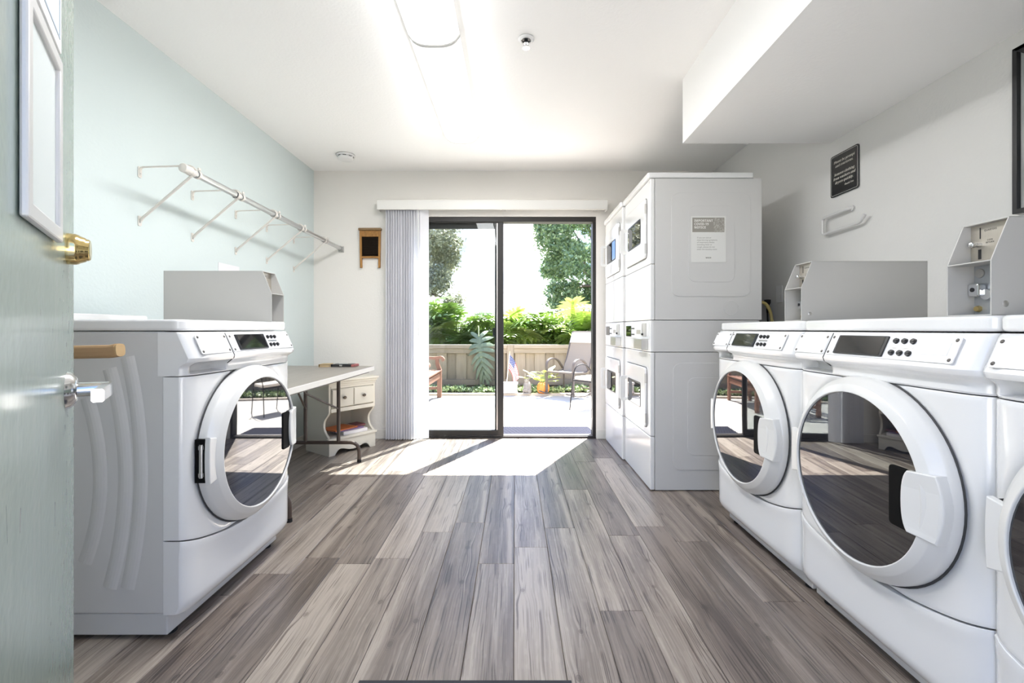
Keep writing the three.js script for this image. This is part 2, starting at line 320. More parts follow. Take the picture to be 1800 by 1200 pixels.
// ---------------------------------------------------------------- washers (front faces +z, origin on the floor below the front of the cabinet)
function makeWasher() {
  const t = thing('washing_machine', 'w', 'washing machine');
  const hw = 0.343, cx = (x) => { const k = clamp((Math.abs(x) - 0.27) / 0.073); return Math.sqrt(1 - k * k); };
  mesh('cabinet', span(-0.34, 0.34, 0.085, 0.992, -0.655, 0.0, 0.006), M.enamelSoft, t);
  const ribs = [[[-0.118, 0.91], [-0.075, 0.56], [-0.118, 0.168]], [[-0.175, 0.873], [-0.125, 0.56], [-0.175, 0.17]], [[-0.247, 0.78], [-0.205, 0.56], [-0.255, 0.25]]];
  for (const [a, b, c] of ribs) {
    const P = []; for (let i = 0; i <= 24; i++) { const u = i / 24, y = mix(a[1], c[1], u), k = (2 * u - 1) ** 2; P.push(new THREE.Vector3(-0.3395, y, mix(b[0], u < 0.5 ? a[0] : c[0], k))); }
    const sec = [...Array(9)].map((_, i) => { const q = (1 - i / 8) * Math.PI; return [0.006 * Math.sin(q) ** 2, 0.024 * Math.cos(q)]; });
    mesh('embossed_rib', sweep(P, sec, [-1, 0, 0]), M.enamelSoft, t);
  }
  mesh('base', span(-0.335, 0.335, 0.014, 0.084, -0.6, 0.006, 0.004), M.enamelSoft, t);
  for (const [x, z] of [[-0.29, -0.02], [0.29, -0.02], [-0.29, -0.56], [0.29, -0.56]]) mesh('foot', cyl(0.018, 0.022, 0.015, x, 0.0075, z), M.rubber, t);
  { // worktop lid with a bowed front
    const s = new THREE.Shape(), z0 = 0.655; s.moveTo(-hw, z0 - 0.02); s.quadraticCurveTo(-hw, z0, -hw + 0.02, z0); s.lineTo(hw - 0.02, z0); s.quadraticCurveTo(hw, z0, hw, z0 - 0.02);
    s.lineTo(hw, -0.022); s.quadraticCurveTo(hw, -0.050, hw - 0.03, -0.054); s.quadraticCurveTo(0, -0.086, -hw + 0.03, -0.054); s.quadraticCurveTo(-hw, -0.05, -hw, -0.022); s.closePath();
    const e = new THREE.ExtrudeGeometry(s, { depth: 0.020, bevelEnabled: true, bevelThickness: 0.0085, bevelSize: 0.008, bevelOffset: -0.008, bevelSegments: 4, curveSegments: 10 });
    mesh('lid', e.rotateX(-Math.PI / 2).scale(1, 1, 1).translate(0, 1.0025, 0), M.enamel, t);
  }
  const arc = (x) => 0.262 + 0.056 * (x / hw) ** 2, dep = (x) => 0.078 - 0.03 * (1 - cx(x)) - 0.004 * (x / hw) ** 2;
  mesh('lower_panel', moulded(grid(-0.341, 0.341, 40), grid(0, 1, 10), () => 0.083, arc, (x, y) => dep(x) - 0.03 * (1 - smooth(0.06, 0.12, y)) ** 2 + 0.004 * smooth(0.06, 0, arc(x) - y), -0.002), M.enamel, t);
  const dish = (x, y) => { const r = Math.hypot(x, y - 0.563); return -0.010 * smooth(0.325, 0.295, r) ; };
  mesh('front_panel', moulded(grid(-0.341, 0.341, 64), grid(0, 1, 50), (x) => arc(x) + 0.004, () => 0.845, (x, y) => dep(x) + dish(x, y), -0.002), M.enamel, t);
  // control panel: slanted face above a lip, with the drawer pull scooped out under it
  const prof = (y) => y > 0.905 ? mix(0.108, 0.070, (y - 0.905) / 0.085) : y > 0.896 ? mix(0.105, 0.108, (y - 0.896) / 0.009) : y > 0.874 ? mix(0.079, 0.105, smooth(0.874, 0.896, y)) : 0.078;
  const scoop = (x, y) => -0.055 * smooth(-0.318, -0.312, x) * smooth(-0.145, -0.151, x) * smooth(0.853, 0.857, y) * smooth(0.892, 0.888, y);
  const gy = grid(0.848, 0.99, 30, [0.853, 0.855, 0.857, 0.888, 0.89, 0.892, 0.9, 0.905, 0.909]); gy.x0 = 0; gy.x1 = 1;
  mesh('control_panel', moulded(grid(-0.341, 0.341, 60, [-0.318, -0.315, -0.312, -0.151, -0.148, -0.145]), gy, () => 0.848, () => 0.99, (x, y) => prof(y) - 0.030 * (1 - cx(x)) - 0.004 * (x / hw) ** 2 + scoop(x, y), -0.02), M.enamel, t);
  mesh('drawer_seam', pipe([[-0.148, 0.986, 0.0715], [-0.148, 0.906, 0.1075], [-0.147, 0.896, 0.105], [-0.147, 0.877, 0.081]], 0.0014), M.seam, t);
  const th = Math.atan2(0.038, 0.085);
  const tilted = (name, x0, x1, mat, label) => { const m = mesh(name, ext(rrect(x1 - x0, 0.070, 0.006), 0.003, 0.0008), mat, t, label); m.position.set((x0 + x1) / 2, 0.948, 0.0875); m.rotation.x = -th; return m; };
  const screw = (p, x, y) => mesh('screw', lathe([[0, 0.0022], [0.003, 0.002], [0.0048, 0.0004], [0.0048, 0]].reverse(), 12).rotateX(Math.PI / 2).translate(x, y, 0.003), M.screw, p);
  const lp = tilted('drawer_plate', -0.312, -0.154, M.plate);
  for (const sx of [-1, 1]) for (const sy of [-1, 1]) screw(lp, sx * 0.069, sy * 0.026);
  const cp = tilted('control_plate', -0.143, 0.296, M.plate);
  for (const sx of [-1, 1]) for (const sy of [-1, 1]) screw(cp, sx * 0.209, sy * 0.026);
  const dx = (x) => x - 0.0765;
  mesh('display_bezel', ext(rrect(0.194, 0.062, 0.003), 0.005, 0.001).translate(dx(-0.008), 0.001, 0.0025), M.dark, cp);
  mesh('display', ext(rrect(0.176, 0.056, 0.002), 0.002, 0.0005).translate(dx(-0.008), 0.001, 0.0064), M.screen, cp, 'glossy dark display');
  for (let i = 0; i < 3; i++) for (const y of [0.019, -0.016]) mesh('button', [cyl(0.0075, 0.0085, 0.006, dx(0.116 + i * 0.027), y, 0.005, 'z', 14), box(0.012, 0.005, 0.003, dx(0.116 + i * 0.027), y, 0.0085, 0.001)], M.dark, cp);
  mesh('legend_strip', ext(rrect(0.066, 0.007, 0.001), 0.0012, 0.0003).translate(dx(0.143), 0.0015, 0.0026), M.steel, cp, 'small grey printed strip');
  mesh('blank_label', ext(rrect(0.085, 0.034, 0.001), 0.001, 0.0003).translate(dx(0.233), 0.002, 0.0028), M.paper, cp);
  // round door
  const band = (pts) => lathe(pts, 72).rotateX(Math.PI / 2);
  const d = mesh('door', [band([[0.294, 0.068], [0.2945, 0.088], [0.291, 0.1], [0.272, 0.121], [0.270, 0.1225]]), band([[0.270, 0.1225], [0.267, 0.1245], [0.250, 0.1335], [0.247, 0.1335], [0.2455, 0.131], [0.245, 0.12]])], M.ring, t, 'round white door ring');
  d.position.set(0, 0.563, 0);
  mesh('door_gasket', lathe([[0.297, 0.069], [0.3, 0.0705], [0.294, 0.072]].reverse(), 64).rotateX(Math.PI / 2), M.seam, d);
  const dome = []; for (let i = 0; i <= 14; i++) { const r = i / 14 * 0.246; dome.push([r, 0.1275 + 0.0025 * (1 - (r / 0.246) ** 2)]); }
  mesh('glass', lathe([...dome].reverse(), 72).rotateX(Math.PI / 2), M.mirror, d, 'dark mirror-like door glass');
  { // pull handle across the right of the ring, with its black finger slot
    const s = new THREE.Shape(); s.moveTo(0.214, -0.078); s.quadraticCurveTo(0.196, -0.06, 0.196, 0); s.quadraticCurveTo(0.196, 0.06, 0.214, 0.078); s.lineTo(0.279, 0.083); s.quadraticCurveTo(0.292, 0.04, 0.2925, 0); s.quadraticCurveTo(0.292, -0.04, 0.279, -0.083); s.closePath();
    const g = ext(s, 0.050, 0.003), p = g.attributes.position;
    for (let i = 0; i < p.count; i++) { const x = p.getX(i), z = p.getZ(i); if (z > 0.03) p.setZ(i, z - 0.55 * Math.max(0, x - 0.25)); }
    g.computeVertexNormals();
    mesh('handle', g.translate(0, 0, 0.092), M.ring, d, 'white pull handle');
    mesh('finger_slot', ext(rrect(0.058, 0.158, 0.012, 0.178, -0.002), 0.010, 0.002).translate(0, 0, 0.123), M.black, d, 'black finger slot');
    const h = new THREE.Shape(); h.moveTo(-0.298, -0.078); h.quadraticCurveTo(-0.305, 0, -0.298, 0.078); h.lineTo(-0.262, 0.07); h.lineTo(-0.252, 0); h.lineTo(-0.262, -0.07); h.closePath();
    mesh('hinge_cover', ext(h, 0.018, 0.003).translate(0, 0, 0.102), M.ring, d);
    mesh('hinge', [span(-0.299, -0.285, -0.072, 0.072, 0.068, 0.104, 0.002)], M.black, d, 'black hinge');
    mesh('hinge_pin', [cyl(0.007, 0.007, 0.11, -0.297, 0, 0.09, 'y', 12), cyl(0.009, 0.009, 0.012, -0.297, 0.045, 0.09, 'y', 12), cyl(0.009, 0.009, 0.012, -0.297, -0.045, 0.09, 'y', 12)], M.steel, d);
  }
  // coin box at the right rear of the lid, an open-fronted sheet-metal case
  const x0 = 0.221, x1 = 0.329, prof2 = [[-0.435, 1.031], [0.045, 1.031], [0.045, 1.158], [0.004, 1.258], [-0.435, 1.258]];
  const side = (x) => ext(shapeOf(prof2.map(([z, y]) => [-z, y])), 0.003, 0.0006).rotateY(Math.PI / 2).translate(x, 0, 0);
  const cb = mesh('coin_box', [side(x0), side(x1 - 0.003), span(x0, x1, 1.2555, 1.2585, -0.435, 0.004, 0.0008), span(x0, x1, 1.031, 1.2585, -0.435, -0.432, 0.0008), span(x0, x1, 1.0312, 1.034, -0.43, 0.045, 0.0008)], M.coin, t, 'grey sheet-metal coin box');
  mesh('shelf', span(x0 + 0.003, x1 - 0.003, 1.1565, 1.1595, -0.05, 0.0445, 0.0008), M.coin, cb);
  const face = print(512, 476, (g, w, h) => {
    g.fillStyle = '#b9b2a6'; g.fillRect(0, 0, w, h); g.globalAlpha = 0.12; const R = rng(5); for (let i = 0; i < 700; i++) { g.fillStyle = R() < 0.5 ? '#8d867a' : '#d8d2c6'; g.fillRect(R() * w, R() * h, 1.5, 20 + R() * 80); } g.globalAlpha = 1;
    g.fillStyle = '#2e2a26'; g.font = 'bold 30px sans-serif'; g.textAlign = 'center'; g.fillText('QUARTERS', 238, 84); g.font = 'bold 26px sans-serif'; g.fillText('COIN', 232, 206); g.fillText('RETURN', 232, 236);
  });
  mesh('coin_plate', new THREE.BoxGeometry(0.101, 0.094, 0.002).translate(0.275, 1.208, -0.014), std(C(1, 1, 1), 0.42, { metalness: 0.55, map: face }), cb, 'stainless coin plate lettered in black');
  mesh('coin_slot', span(0.2465, 0.2487, 1.222, 1.249, -0.0134, -0.0122, 0), M.dark, cb);
  mesh('lever_slot', span(0.243, 0.250, 1.172, 1.196, -0.0134, -0.0122, 0), M.dark, cb);
  mesh('return_knob', [cyl(0.0062, 0.0062, 0.012, 0.2465, 1.207, -0.007, 'z', 14), lathe([[0, 0.014], [0.006, 0.0135], [0.0075, 0.010], [0.0070, 0.003], [0.005, 0]].reverse(), 16).rotateX(Math.PI / 2).translate(0.2465, 1.207, -0.001)], M.chrome, cb);
  mesh('lower_plate', span(x0 + 0.003, x1 - 0.003, 1.034, 1.1565, -0.024, -0.022, 0.0005), M.galv, cb);
  mesh('lock', [ext(rrect(0.027, 0.032, 0.007), 0.02, 0.003).translate(0.2405, 1.096, -0.022), cyl(0.013, 0.015, 0.012, 0.262, 1.084, -0.017, 'z', 14)], M.chrome, cb);
  mesh('keyhole', cyl(0.0055, 0.0055, 0.002, 0.2385, 1.097, -0.0022, 'z', 16), M.dark, cb);
  mesh('cam_disc', cyl(0.011, 0.012, 0.003, 0.2385, 1.138, -0.021, 'z', 18), M.steel, cb);
  mesh('hex_bolt', cyl(0.007, 0.0085, 0.008, 0.236, 1.05, -0.018, 'z', 6), M.brass, cb);
  mesh('rivet', lathe([[0, 0.0025], [0.005, 0.002], [0.0075, 0]].reverse(), 16).rotateZ(-Math.PI / 2).translate(x1, 1.058, 0.012), M.steel, cb);
  return t;
}
const washer = makeWasher();
washer.position.set(-1.125, 0, -1.80); washer.rotation.y = Math.PI / 2;
washer.userData.label = 'front-load washer standing alone against the mint wall beside the open green door';
const WL = [[-1.37, 'front-load coin washer in the middle of the right-hand row, showing its whole round door'], [-2.06, 'front-load coin washer right beside the stacked dryers, farthest of the right-hand row'], [-0.683, 'front-load coin washer at the photo edge, nearest of the right-hand row']];
for (const [z, l] of WL) { const c = copy(washer, l); c.position.set(1.135, 0, z); c.rotation.y = -Math.PI / 2; }
mesh('rear_ledge', ext(rrect(0.66, 0.036, 0.016), 0.05, 0.004).translate(0.01, 1.044, -0.65), M.enamel, washer, 'low rounded white ledge at the back of the lid');

// ---------------------------------------------------------------- stacked dryers (front +z)
function makeDryer() {
  const t = thing('stacked_dryer', 'd', 'dryer');
  const w = 0.642, h = w / 2, D = -0.69;
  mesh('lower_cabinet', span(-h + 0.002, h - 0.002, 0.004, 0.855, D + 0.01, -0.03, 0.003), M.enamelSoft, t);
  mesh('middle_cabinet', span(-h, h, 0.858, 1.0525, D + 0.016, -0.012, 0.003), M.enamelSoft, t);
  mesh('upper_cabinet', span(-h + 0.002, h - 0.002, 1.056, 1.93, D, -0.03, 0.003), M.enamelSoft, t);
  { const s = rrect(w + 0.008, 0.66, 0.02, 0, 0.325); mesh('top_lid', ext(s, 0.034, 0.006).rotateX(-Math.PI / 2).translate(0, 1.932, 0.012), M.enamel, t); }
  const pan = (name, y0, y1) => mesh(name, span(-h, h, y0, y1, -0.028, 0, 0.006, 3), M.enamel, t);
  pan('kick_panel', 0.006, 0.3335); pan('lower_front', 0.3365, 0.8545); pan('control_front', 0.8575, 1.0525); pan('access_panel', 1.0555, 1.3995); pan('upper_front', 1.4025, 1.929);
  for (const dy of [0, 1.072]) {
    const g = rrect(0.512, 0.378, 0.03, -0.004, 0.5665 + dy);
    mesh('door_seam', ext(rrect(0.518, 0.384, 0.032, -0.004, 0.5665 + dy), 0.002, 0.0003).translate(0, 0, -0.0006), M.seam, t);
    const d = mesh('door', ext(g, 0.014, 0.003).translate(0, 0, 0.0005), M.enamel, t);
    mesh('window_frame', ext(rrect(0.334, 0.166, 0.022, -0.01, 0.5675 + dy), 0.003, 0.0008).translate(0, 0, 0.0132), M.dark, d, 'black window gasket');
    mesh('window', ext(rrect(0.314, 0.146, 0.016, -0.006, 0.5665 + dy), 0.002, 0.0005).translate(0, 0, 0.0155), M.mirror, d, 'dark glossy window');
    mesh('handle', sweep(path([[-0.222, 0.648 + dy, 0.012], [-0.222, 0.648 + dy, 0.05], [-0.222, 0.487 + dy, 0.05], [-0.222, 0.487 + dy, 0.012]], 0.008, 3), flat(0.022, 0.012), [0, 1, 0]), M.white, d, 'white pull handle');
    for (const y of [0.688, 0.437]) mesh('hinge', span(0.251, 0.258, y - 0.03 + dy, y + 0.03 + dy, 0.004, 0.0165, 0.001), M.steel, d);
    for (const x of [-h + 0.012, h - 0.012]) mesh('screw', cyl(0.005, 0.005, 0.003, x, 0.838 + dy * 1.0, 0.001, 'z', 10), M.steel, t);
  }
  const cp = mesh('control_plate', ext(rrect(0.6, 0.105, 0.004, 0, 0.99), 0.003, 0.0006).translate(0, 0, 0.0), M.plate, t);
  mesh('display', ext(rrect(0.14, 0.076, 0.003, -0.195, 0.984), 0.004, 0.001).translate(0, 0, 0.0025), M.screen, cp, 'dark display');
  for (const y of [1.003, 0.962]) for (let i = 0; i < 3; i++) mesh('button', span(-0.112 + i * 0.026, -0.094 + i * 0.026, y - 0.004, y + 0.004, 0.002, 0.006, 0.001), M.dark, cp);
  mesh('maker_plate', ext(rrect(0.1, 0.028, 0.002, 0.065, 0.98), 0.002, 0.0004).translate(0, 0, 0.0025), M.alum, cp);
  mesh('coin_slide', ext(rrect(0.085, 0.084, 0.003, 0.205, 0.995), 0.006, 0.001).translate(0, 0, 0.0025), M.coin, cp);
  mesh('coin_slot', span(0.166, 0.171, 0.957, 1.03, 0.008, 0.0095, 0), M.dark, cp);
  mesh('slot_knob', cyl(0.006, 0.007, 0.012, 0.188, 0.966, 0.013, 'z', 12), M.dark, cp);
  mesh('coin_vault', span(0.085, 0.272, 0.868, 0.938, 0.0, 0.042, 0.003), M.steel, t, 'brushed steel coin vault');
  // shallow pressed panels on the side that faces the entry
  const em = (z0, z1, y0, y1, r, k) => mesh('pressed_panel', ext(rrect(z1 - z0, y1 - y0, r, -(z0 + z1) / 2, (y0 + y1) / 2), 0.003, 0.0012, 8).rotateY(Math.PI / 2).translate(h - 0.0035 + 0.0018 * k, 0, 0), M.enamelSoft, t);
  em(-0.62, -0.13, 1.2, 1.84, 0.06, 1); em(-0.52, -0.235, 1.29, 1.76, 0.05, 2);
  em(-0.66, -0.14, 0.13, 0.79, 0.06, 1); em(-0.6, -0.23, 0.22, 0.70, 0.05, 2);
  mesh('knockout', new THREE.TorusGeometry(0.045, 0.0012, 6, 32).rotateY(Math.PI / 2).translate(h - 0.002, 1.13, -0.5), M.enamelSoft, t);
  mesh('rear_cover', ext(rrect(0.5, 0.65, 0.06, 0, 1.525), 0.045, 0.014).translate(0, 0, D - 0.043), M.enamel, t);
  return t;
}
const dryer = makeDryer();
dryer.position.set(0.836, 0, -3.13); dryer.rotation.y = -Math.PI / 2;
dryer.userData.label = 'stacked coin dryer with a taped paper notice on its side, nearer of two';
{ const c = copy(dryer, 'stacked coin dryer beside the patio door, behind the one with the notice'); c.position.set(0.818, 0, -3.785); }

// ---------------------------------------------------------------- sliding patio door and blinds
{
  const t = new THREE.Group(); t.name = 'door_1'; scene.add(t); tag(t, 'dark bronze sliding patio door with its right half slid open', 'sliding door', null, 'structure');
  const za = ZB - 0.105, zb = ZB - 0.012;
  mesh('head', span(OX0, OX1, OH - 0.045, OH, za, zb, 0.002), M.bronze, t); mesh('sill', span(OX0, OX1, 0, 0.018, za - 0.01, zb, 0.002), M.bronze, t);
  mesh('jamb', span(OX0, OX0 + 0.03, 0.018, OH - 0.045, za, zb, 0.002), M.bronze, t); mesh('jamb', span(OX1 - 0.03, OX1, 0.018, OH - 0.045, za, zb, 0.002), M.bronze, t);
  mesh('track', [span(OX0 + 0.03, OX1 - 0.03, 0.018, 0.028, ZB - 0.062, ZB - 0.058, 0.001), span(OX0 + 0.03, OX1 - 0.03, 0.018, 0.028, ZB - 0.032, ZB - 0.028, 0.001)], M.alum, t);
  const panel = (name, x0, x1, z, mat, rail, stile, top) => {
    const y0 = 0.022, y1 = OH - 0.047, d = 0.026;
    const p = mesh(name, [span(x0, x0 + 0.05, y0, y1, z - d, z, 0.002), span(x1 - stile, x1, y0, y1, z - d, z, 0.002), span(x0 + 0.05, x1 - stile, y0, y0 + rail, z - d, z, 0.002), span(x0 + 0.05, x1 - stile, y1 - top, y1, z - d, z, 0.002)], mat, t);
    mesh('glass', new THREE.BoxGeometry(x1 - stile - x0 - 0.044, y1 - top - y0 - rail + 0.006, 0.001).translate((x0 + 0.05 + x1 - stile) / 2, (y0 + rail + y1 - top) / 2, z - d / 2), M.pane, p);
    return p;
  };
  const a = panel('fixed_panel', OX0 + 0.03, -0.104, ZB - 0.018, M.bronze, 0.05, 0.052, 0.004);
  mesh('bead', span(-0.168, -0.157, 0.075, OH - 0.055, ZB - 0.04, ZB - 0.024, 0.001), M.alum, a, 'pale aluminium glazing bead');
  const b = panel('sliding_panel', OX0 + 0.035, -0.135, ZB - 0.062, M.bronze, 0.045, 0.05, 0.05);
  mesh('latch', span(-0.205, -0.184, 0.93, 1.01, ZB - 0.062, ZB - 0.046, 0.003), M.dark, b);
}
{
  const t = thing('vertical_blind', 'white vertical blind gathered at the left of the patio door under its valance', 'blind', [0, 0, ZB]);
  mesh('valance', [span(-1.225, 0.825, 2.062, 2.15, 0.098, 0.106, 0.002), span(-1.225, -1.217, 2.062, 2.15, 0.001, 0.1, 0.002), span(0.817, 0.825, 2.062, 2.15, 0.001, 0.1, 0.002), span(-1.225, 0.825, 2.143, 2.15, 0.001, 0.1, 0.002)], M.valance, t);
  mesh('valance_trim', [span(-1.226, 0.826, 2.144, 2.152, 0.1, 0.1075, 0.001), span(-1.226, 0.826, 2.060, 2.067, 0.1, 0.1075, 0.001)], M.base, t);
  mesh('head_rail', span(-1.2, 0.8, 2.085, 2.125, 0.03, 0.07, 0.003), M.white, t);
  for (const x of [-0.1, 0.72]) mesh('rail_clip', span(x - 0.02, x + 0.02, 2.058, 2.085, 0.06, 0.08, 0.002), M.alum, t);
  const sec = []; for (let i = 0; i <= 8; i++) { const u = (i / 8 - 0.5); sec.push([u * 0.089, 0.007 * (1 - 4 * u * u)]); } for (let i = 8; i >= 0; i--) { const u = (i / 8 - 0.5); sec.push([u * 0.089, 0.007 * (1 - 4 * u * u) - 0.0012]); }
  const vg = ext(shapeOf(sec), 2.065, 0).rotateX(-Math.PI / 2), R = rng(31);
  for (let i = 0; i < 14; i++) {
    const m = lit(new THREE.Mesh(vg, M.vane)); m.name = 'vane'; t.add(m);
    const x = -1.135 + i * 0.0228 + (i > 11 ? (i - 11) * 0.012 : 0);
    m.position.set(x, 0.012, 0.052); m.rotation.y = i > 11 ? (i === 12 ? 0.86 : 0.7) : 1.13 + 0.16 * (R() - 0.5);
  }
  mesh('wand', cyl(0.0045, 0.0045, 1.12, -0.862, 1.50, 0.08, 'y', 10), M.white, t);
}

// ---------------------------------------------------------------- green entry door, opened into the room
{
  const L = 0.9, t = new THREE.Group(); t.name = 'door_2'; t.position.set(-0.284, 0, -0.13); scene.add(t);
  // local x runs from the hinge to the free edge, local z is the face seen from the doorway
  t.rotation.y = Math.atan2(0.8, -0.6);
  tag(t, 'glossy sage green entry door standing open at the left', 'door', null, 'structure');
  const R = rng(14), scuff = print(512, 1024, (g, w, h) => {
    g.fillStyle = '#b4c6bb'; g.fillRect(0, 0, w, h);
    for (let i = 0; i < 260; i++) { g.globalAlpha = 0.05 + 0.08 * R(); g.fillStyle = R() < 0.5 ? '#9fb3a8' : '#c9d6cd'; const y = R() * h; g.fillRect(R() * w, y, 2 + R() * 14, 40 + R() * 200); }
    for (let i = 0; i < 70; i++) { g.globalAlpha = 0.5 * R(); g.strokeStyle = R() < 0.5 ? '#2d332f' : '#eef3ee'; g.lineWidth = 0.6 + R(); const x = R() * w, y = R() * h; g.beginPath(); g.moveTo(x, y); g.lineTo(x + (R() - 0.5) * 8, y + 4 + R() * 22); g.stroke(); }
  });
  const orange = peel.clone(); orange.repeat.set(2, 4);
  const leaf = new THREE.BoxGeometry(L, 2.03, 0.044).translate(L / 2, 1.022, -0.022);
  mesh('door_leaf', leaf, phy(C(0.62, 0.62, 0.62), 0.26, { map: scuff, bumpMap: orange, bumpScale: 0.0003, clearcoat: 0.4, clearcoatRoughness: 0.15 }), t);
  const ex = (u) => L - u;                                        // distance in from the free edge
  const lev = mesh('lever_set', [lathe([[0, 0.014], [0.018, 0.014], [0.022, 0.012], [0.03, 0.006], [0.033, 0]].reverse(), 32).rotateX(Math.PI / 2).translate(ex(0.062), 0.892, 0), cyl(0.0115, 0.013, 0.05, ex(0.062), 0.892, 0.03, 'z', 20)], M.chrome, t, 'satin chrome lever');
  mesh('lever', sweep(path([[ex(0.052), 0.892, 0.052], [ex(0.105), 0.892, 0.054], [ex(0.17), 0.891, 0.050]], 0.02), [[0.011, 0.006], [0.008, 0.0085], [-0.008, 0.0085], [-0.011, 0.006], [-0.011, -0.006], [-0.008, -0.0085], [0.008, -0.0085], [0.011, -0.006]], [0, 1, 0]), M.chrome, lev);
  mesh('deadbolt', lathe([[0, 0.030], [0.017, 0.030], [0.019, 0.028], [0.0195, 0.0245], [0.021, 0.024], [0.0235, 0.018], [0.0245, 0.0155], [0.0255, 0.015], [0.027, 0.011], [0.0275, 0.002], [0.0275, 0]].reverse(), 40).rotateX(Math.PI / 2).translate(ex(0.062), 1.141, 0), M.brass, t, 'polished brass deadbolt cylinder');
}
function doorFrame(y, name, label, cat, top) {   // a flat holder mounted on the face of the entry door
  const t = thing(name, label, cat, [-0.284, 0, -0.13], Math.atan2(0.8, -0.6));
  const W = 0.213, Hh = 0.284, x = 0.9 - 0.172 - W / 2, s = rrect(W, Hh, 0.004), hole = new THREE.Path(rrect(W - 0.044, Hh - 0.044, 0.001).getPoints());
  s.holes.push(hole);
  if (!top) {
    const g = ext(s, 0.009, 0.003, 4).translate(x, y, 0.0012);
    mesh('frame', g, std(C(0.66, 0.65, 0.64), 0.35, { metalness: 0.25 }), t);
    mesh('backing', box(W - 0.02, Hh - 0.02, 0.003, x, y, 0.003, 0.0005), std(C(0.66, 0.71, 0.70), 0.6), t, 'blank pale sheet');
  } else {
    mesh('board', ext(rrect(W - 0.006, Hh + 0.05, 0.004), 0.007, 0.001).translate(x, y, 0.0015), M.paper, t);
    mesh('border', [span(x - 0.09, x - 0.086, y - 0.15, y + 0.15, 0.0083, 0.0092, 0), span(x + 0.086, x + 0.09, y - 0.15, y + 0.15, 0.0083, 0.0092, 0), span(x - 0.086, x + 0.086, y - 0.15, y - 0.146, 0.0083, 0.0092, 0)], std(C(0.42, 0.5, 0.58), 0.6), t, 'thin blue-grey border line');
    for (let i = 0; i < 3; i++) mesh('mark', span(x - 0.035 + i * 0.02, x - 0.03 + i * 0.02, y - 0.07, y + 0.1, 0.0083, 0.0092, 0), std(C(0.2, 0.2, 0.22), 0.6), t);
  }
}
doorFrame(1.277, 'poster_frame', 'silver poster frame holding a blank sheet on the green door above the brass deadbolt', 'frame', false);
doorFrame(1.597, 'notice_board', 'white notice sheet with a thin border above the silver frame on the green door', 'notice', true);
{
  const t = thing('wooden_bar', 'tan wooden bar sticking out past the green door in front of the lone washer', 'wooden bar', [XL, 0.94, -1.30]);
  const woodT = dataTex(64, 256, (u, v) => { const k = fbm(u * 5, v * 40, 8, 3); return [mix(150, 205, k), mix(116, 172, k), mix(80, 128, k)]; });
  const prof = []; for (let i = 0; i < 14; i++) { const a = i / 14 * 2 * Math.PI; prof.unshift([0.019 * Math.sign(Math.sin(a)) * Math.abs(Math.sin(a)) ** 0.6, 0.017 * Math.sign(Math.cos(a)) * Math.abs(Math.cos(a)) ** 0.6]); }
  mesh('bar', sweep([new THREE.Vector3(0.0, -0.022, 0), new THREE.Vector3(0.3, -0.012, 0), new THREE.Vector3(0.68, -0.004, 0), new THREE.Vector3(0.702, 0.000, 0)], prof), std(C(1, 1, 1), 0.55, { map: woodT }), t);
  mesh('end_cap', sweep([new THREE.Vector3(0.702, 0.0, 0), new THREE.Vector3(0.707, 0.0003, 0)], prof.map(([a, b]) => [a * 0.94, b * 0.94])), std(C(0.5, 0.34, 0.17), 0.6), t);
  mesh('wall_bracket', box(0.012, 0.09, 0.06, 0.006, -0.022, 0, 0.003), M.white, t);
}
mesh('x', box(0.6, 0.008, 0.55, -0.14, 0.004, -1.287 + 0.275, 0.002), std(C(0.045, 0.045, 0.05), 0.95), null).name = 'entry_mat';
tag(scene.children[scene.children.length - 1], 'dark thin entry mat whose edge shows at the bottom of the photo', 'mat');

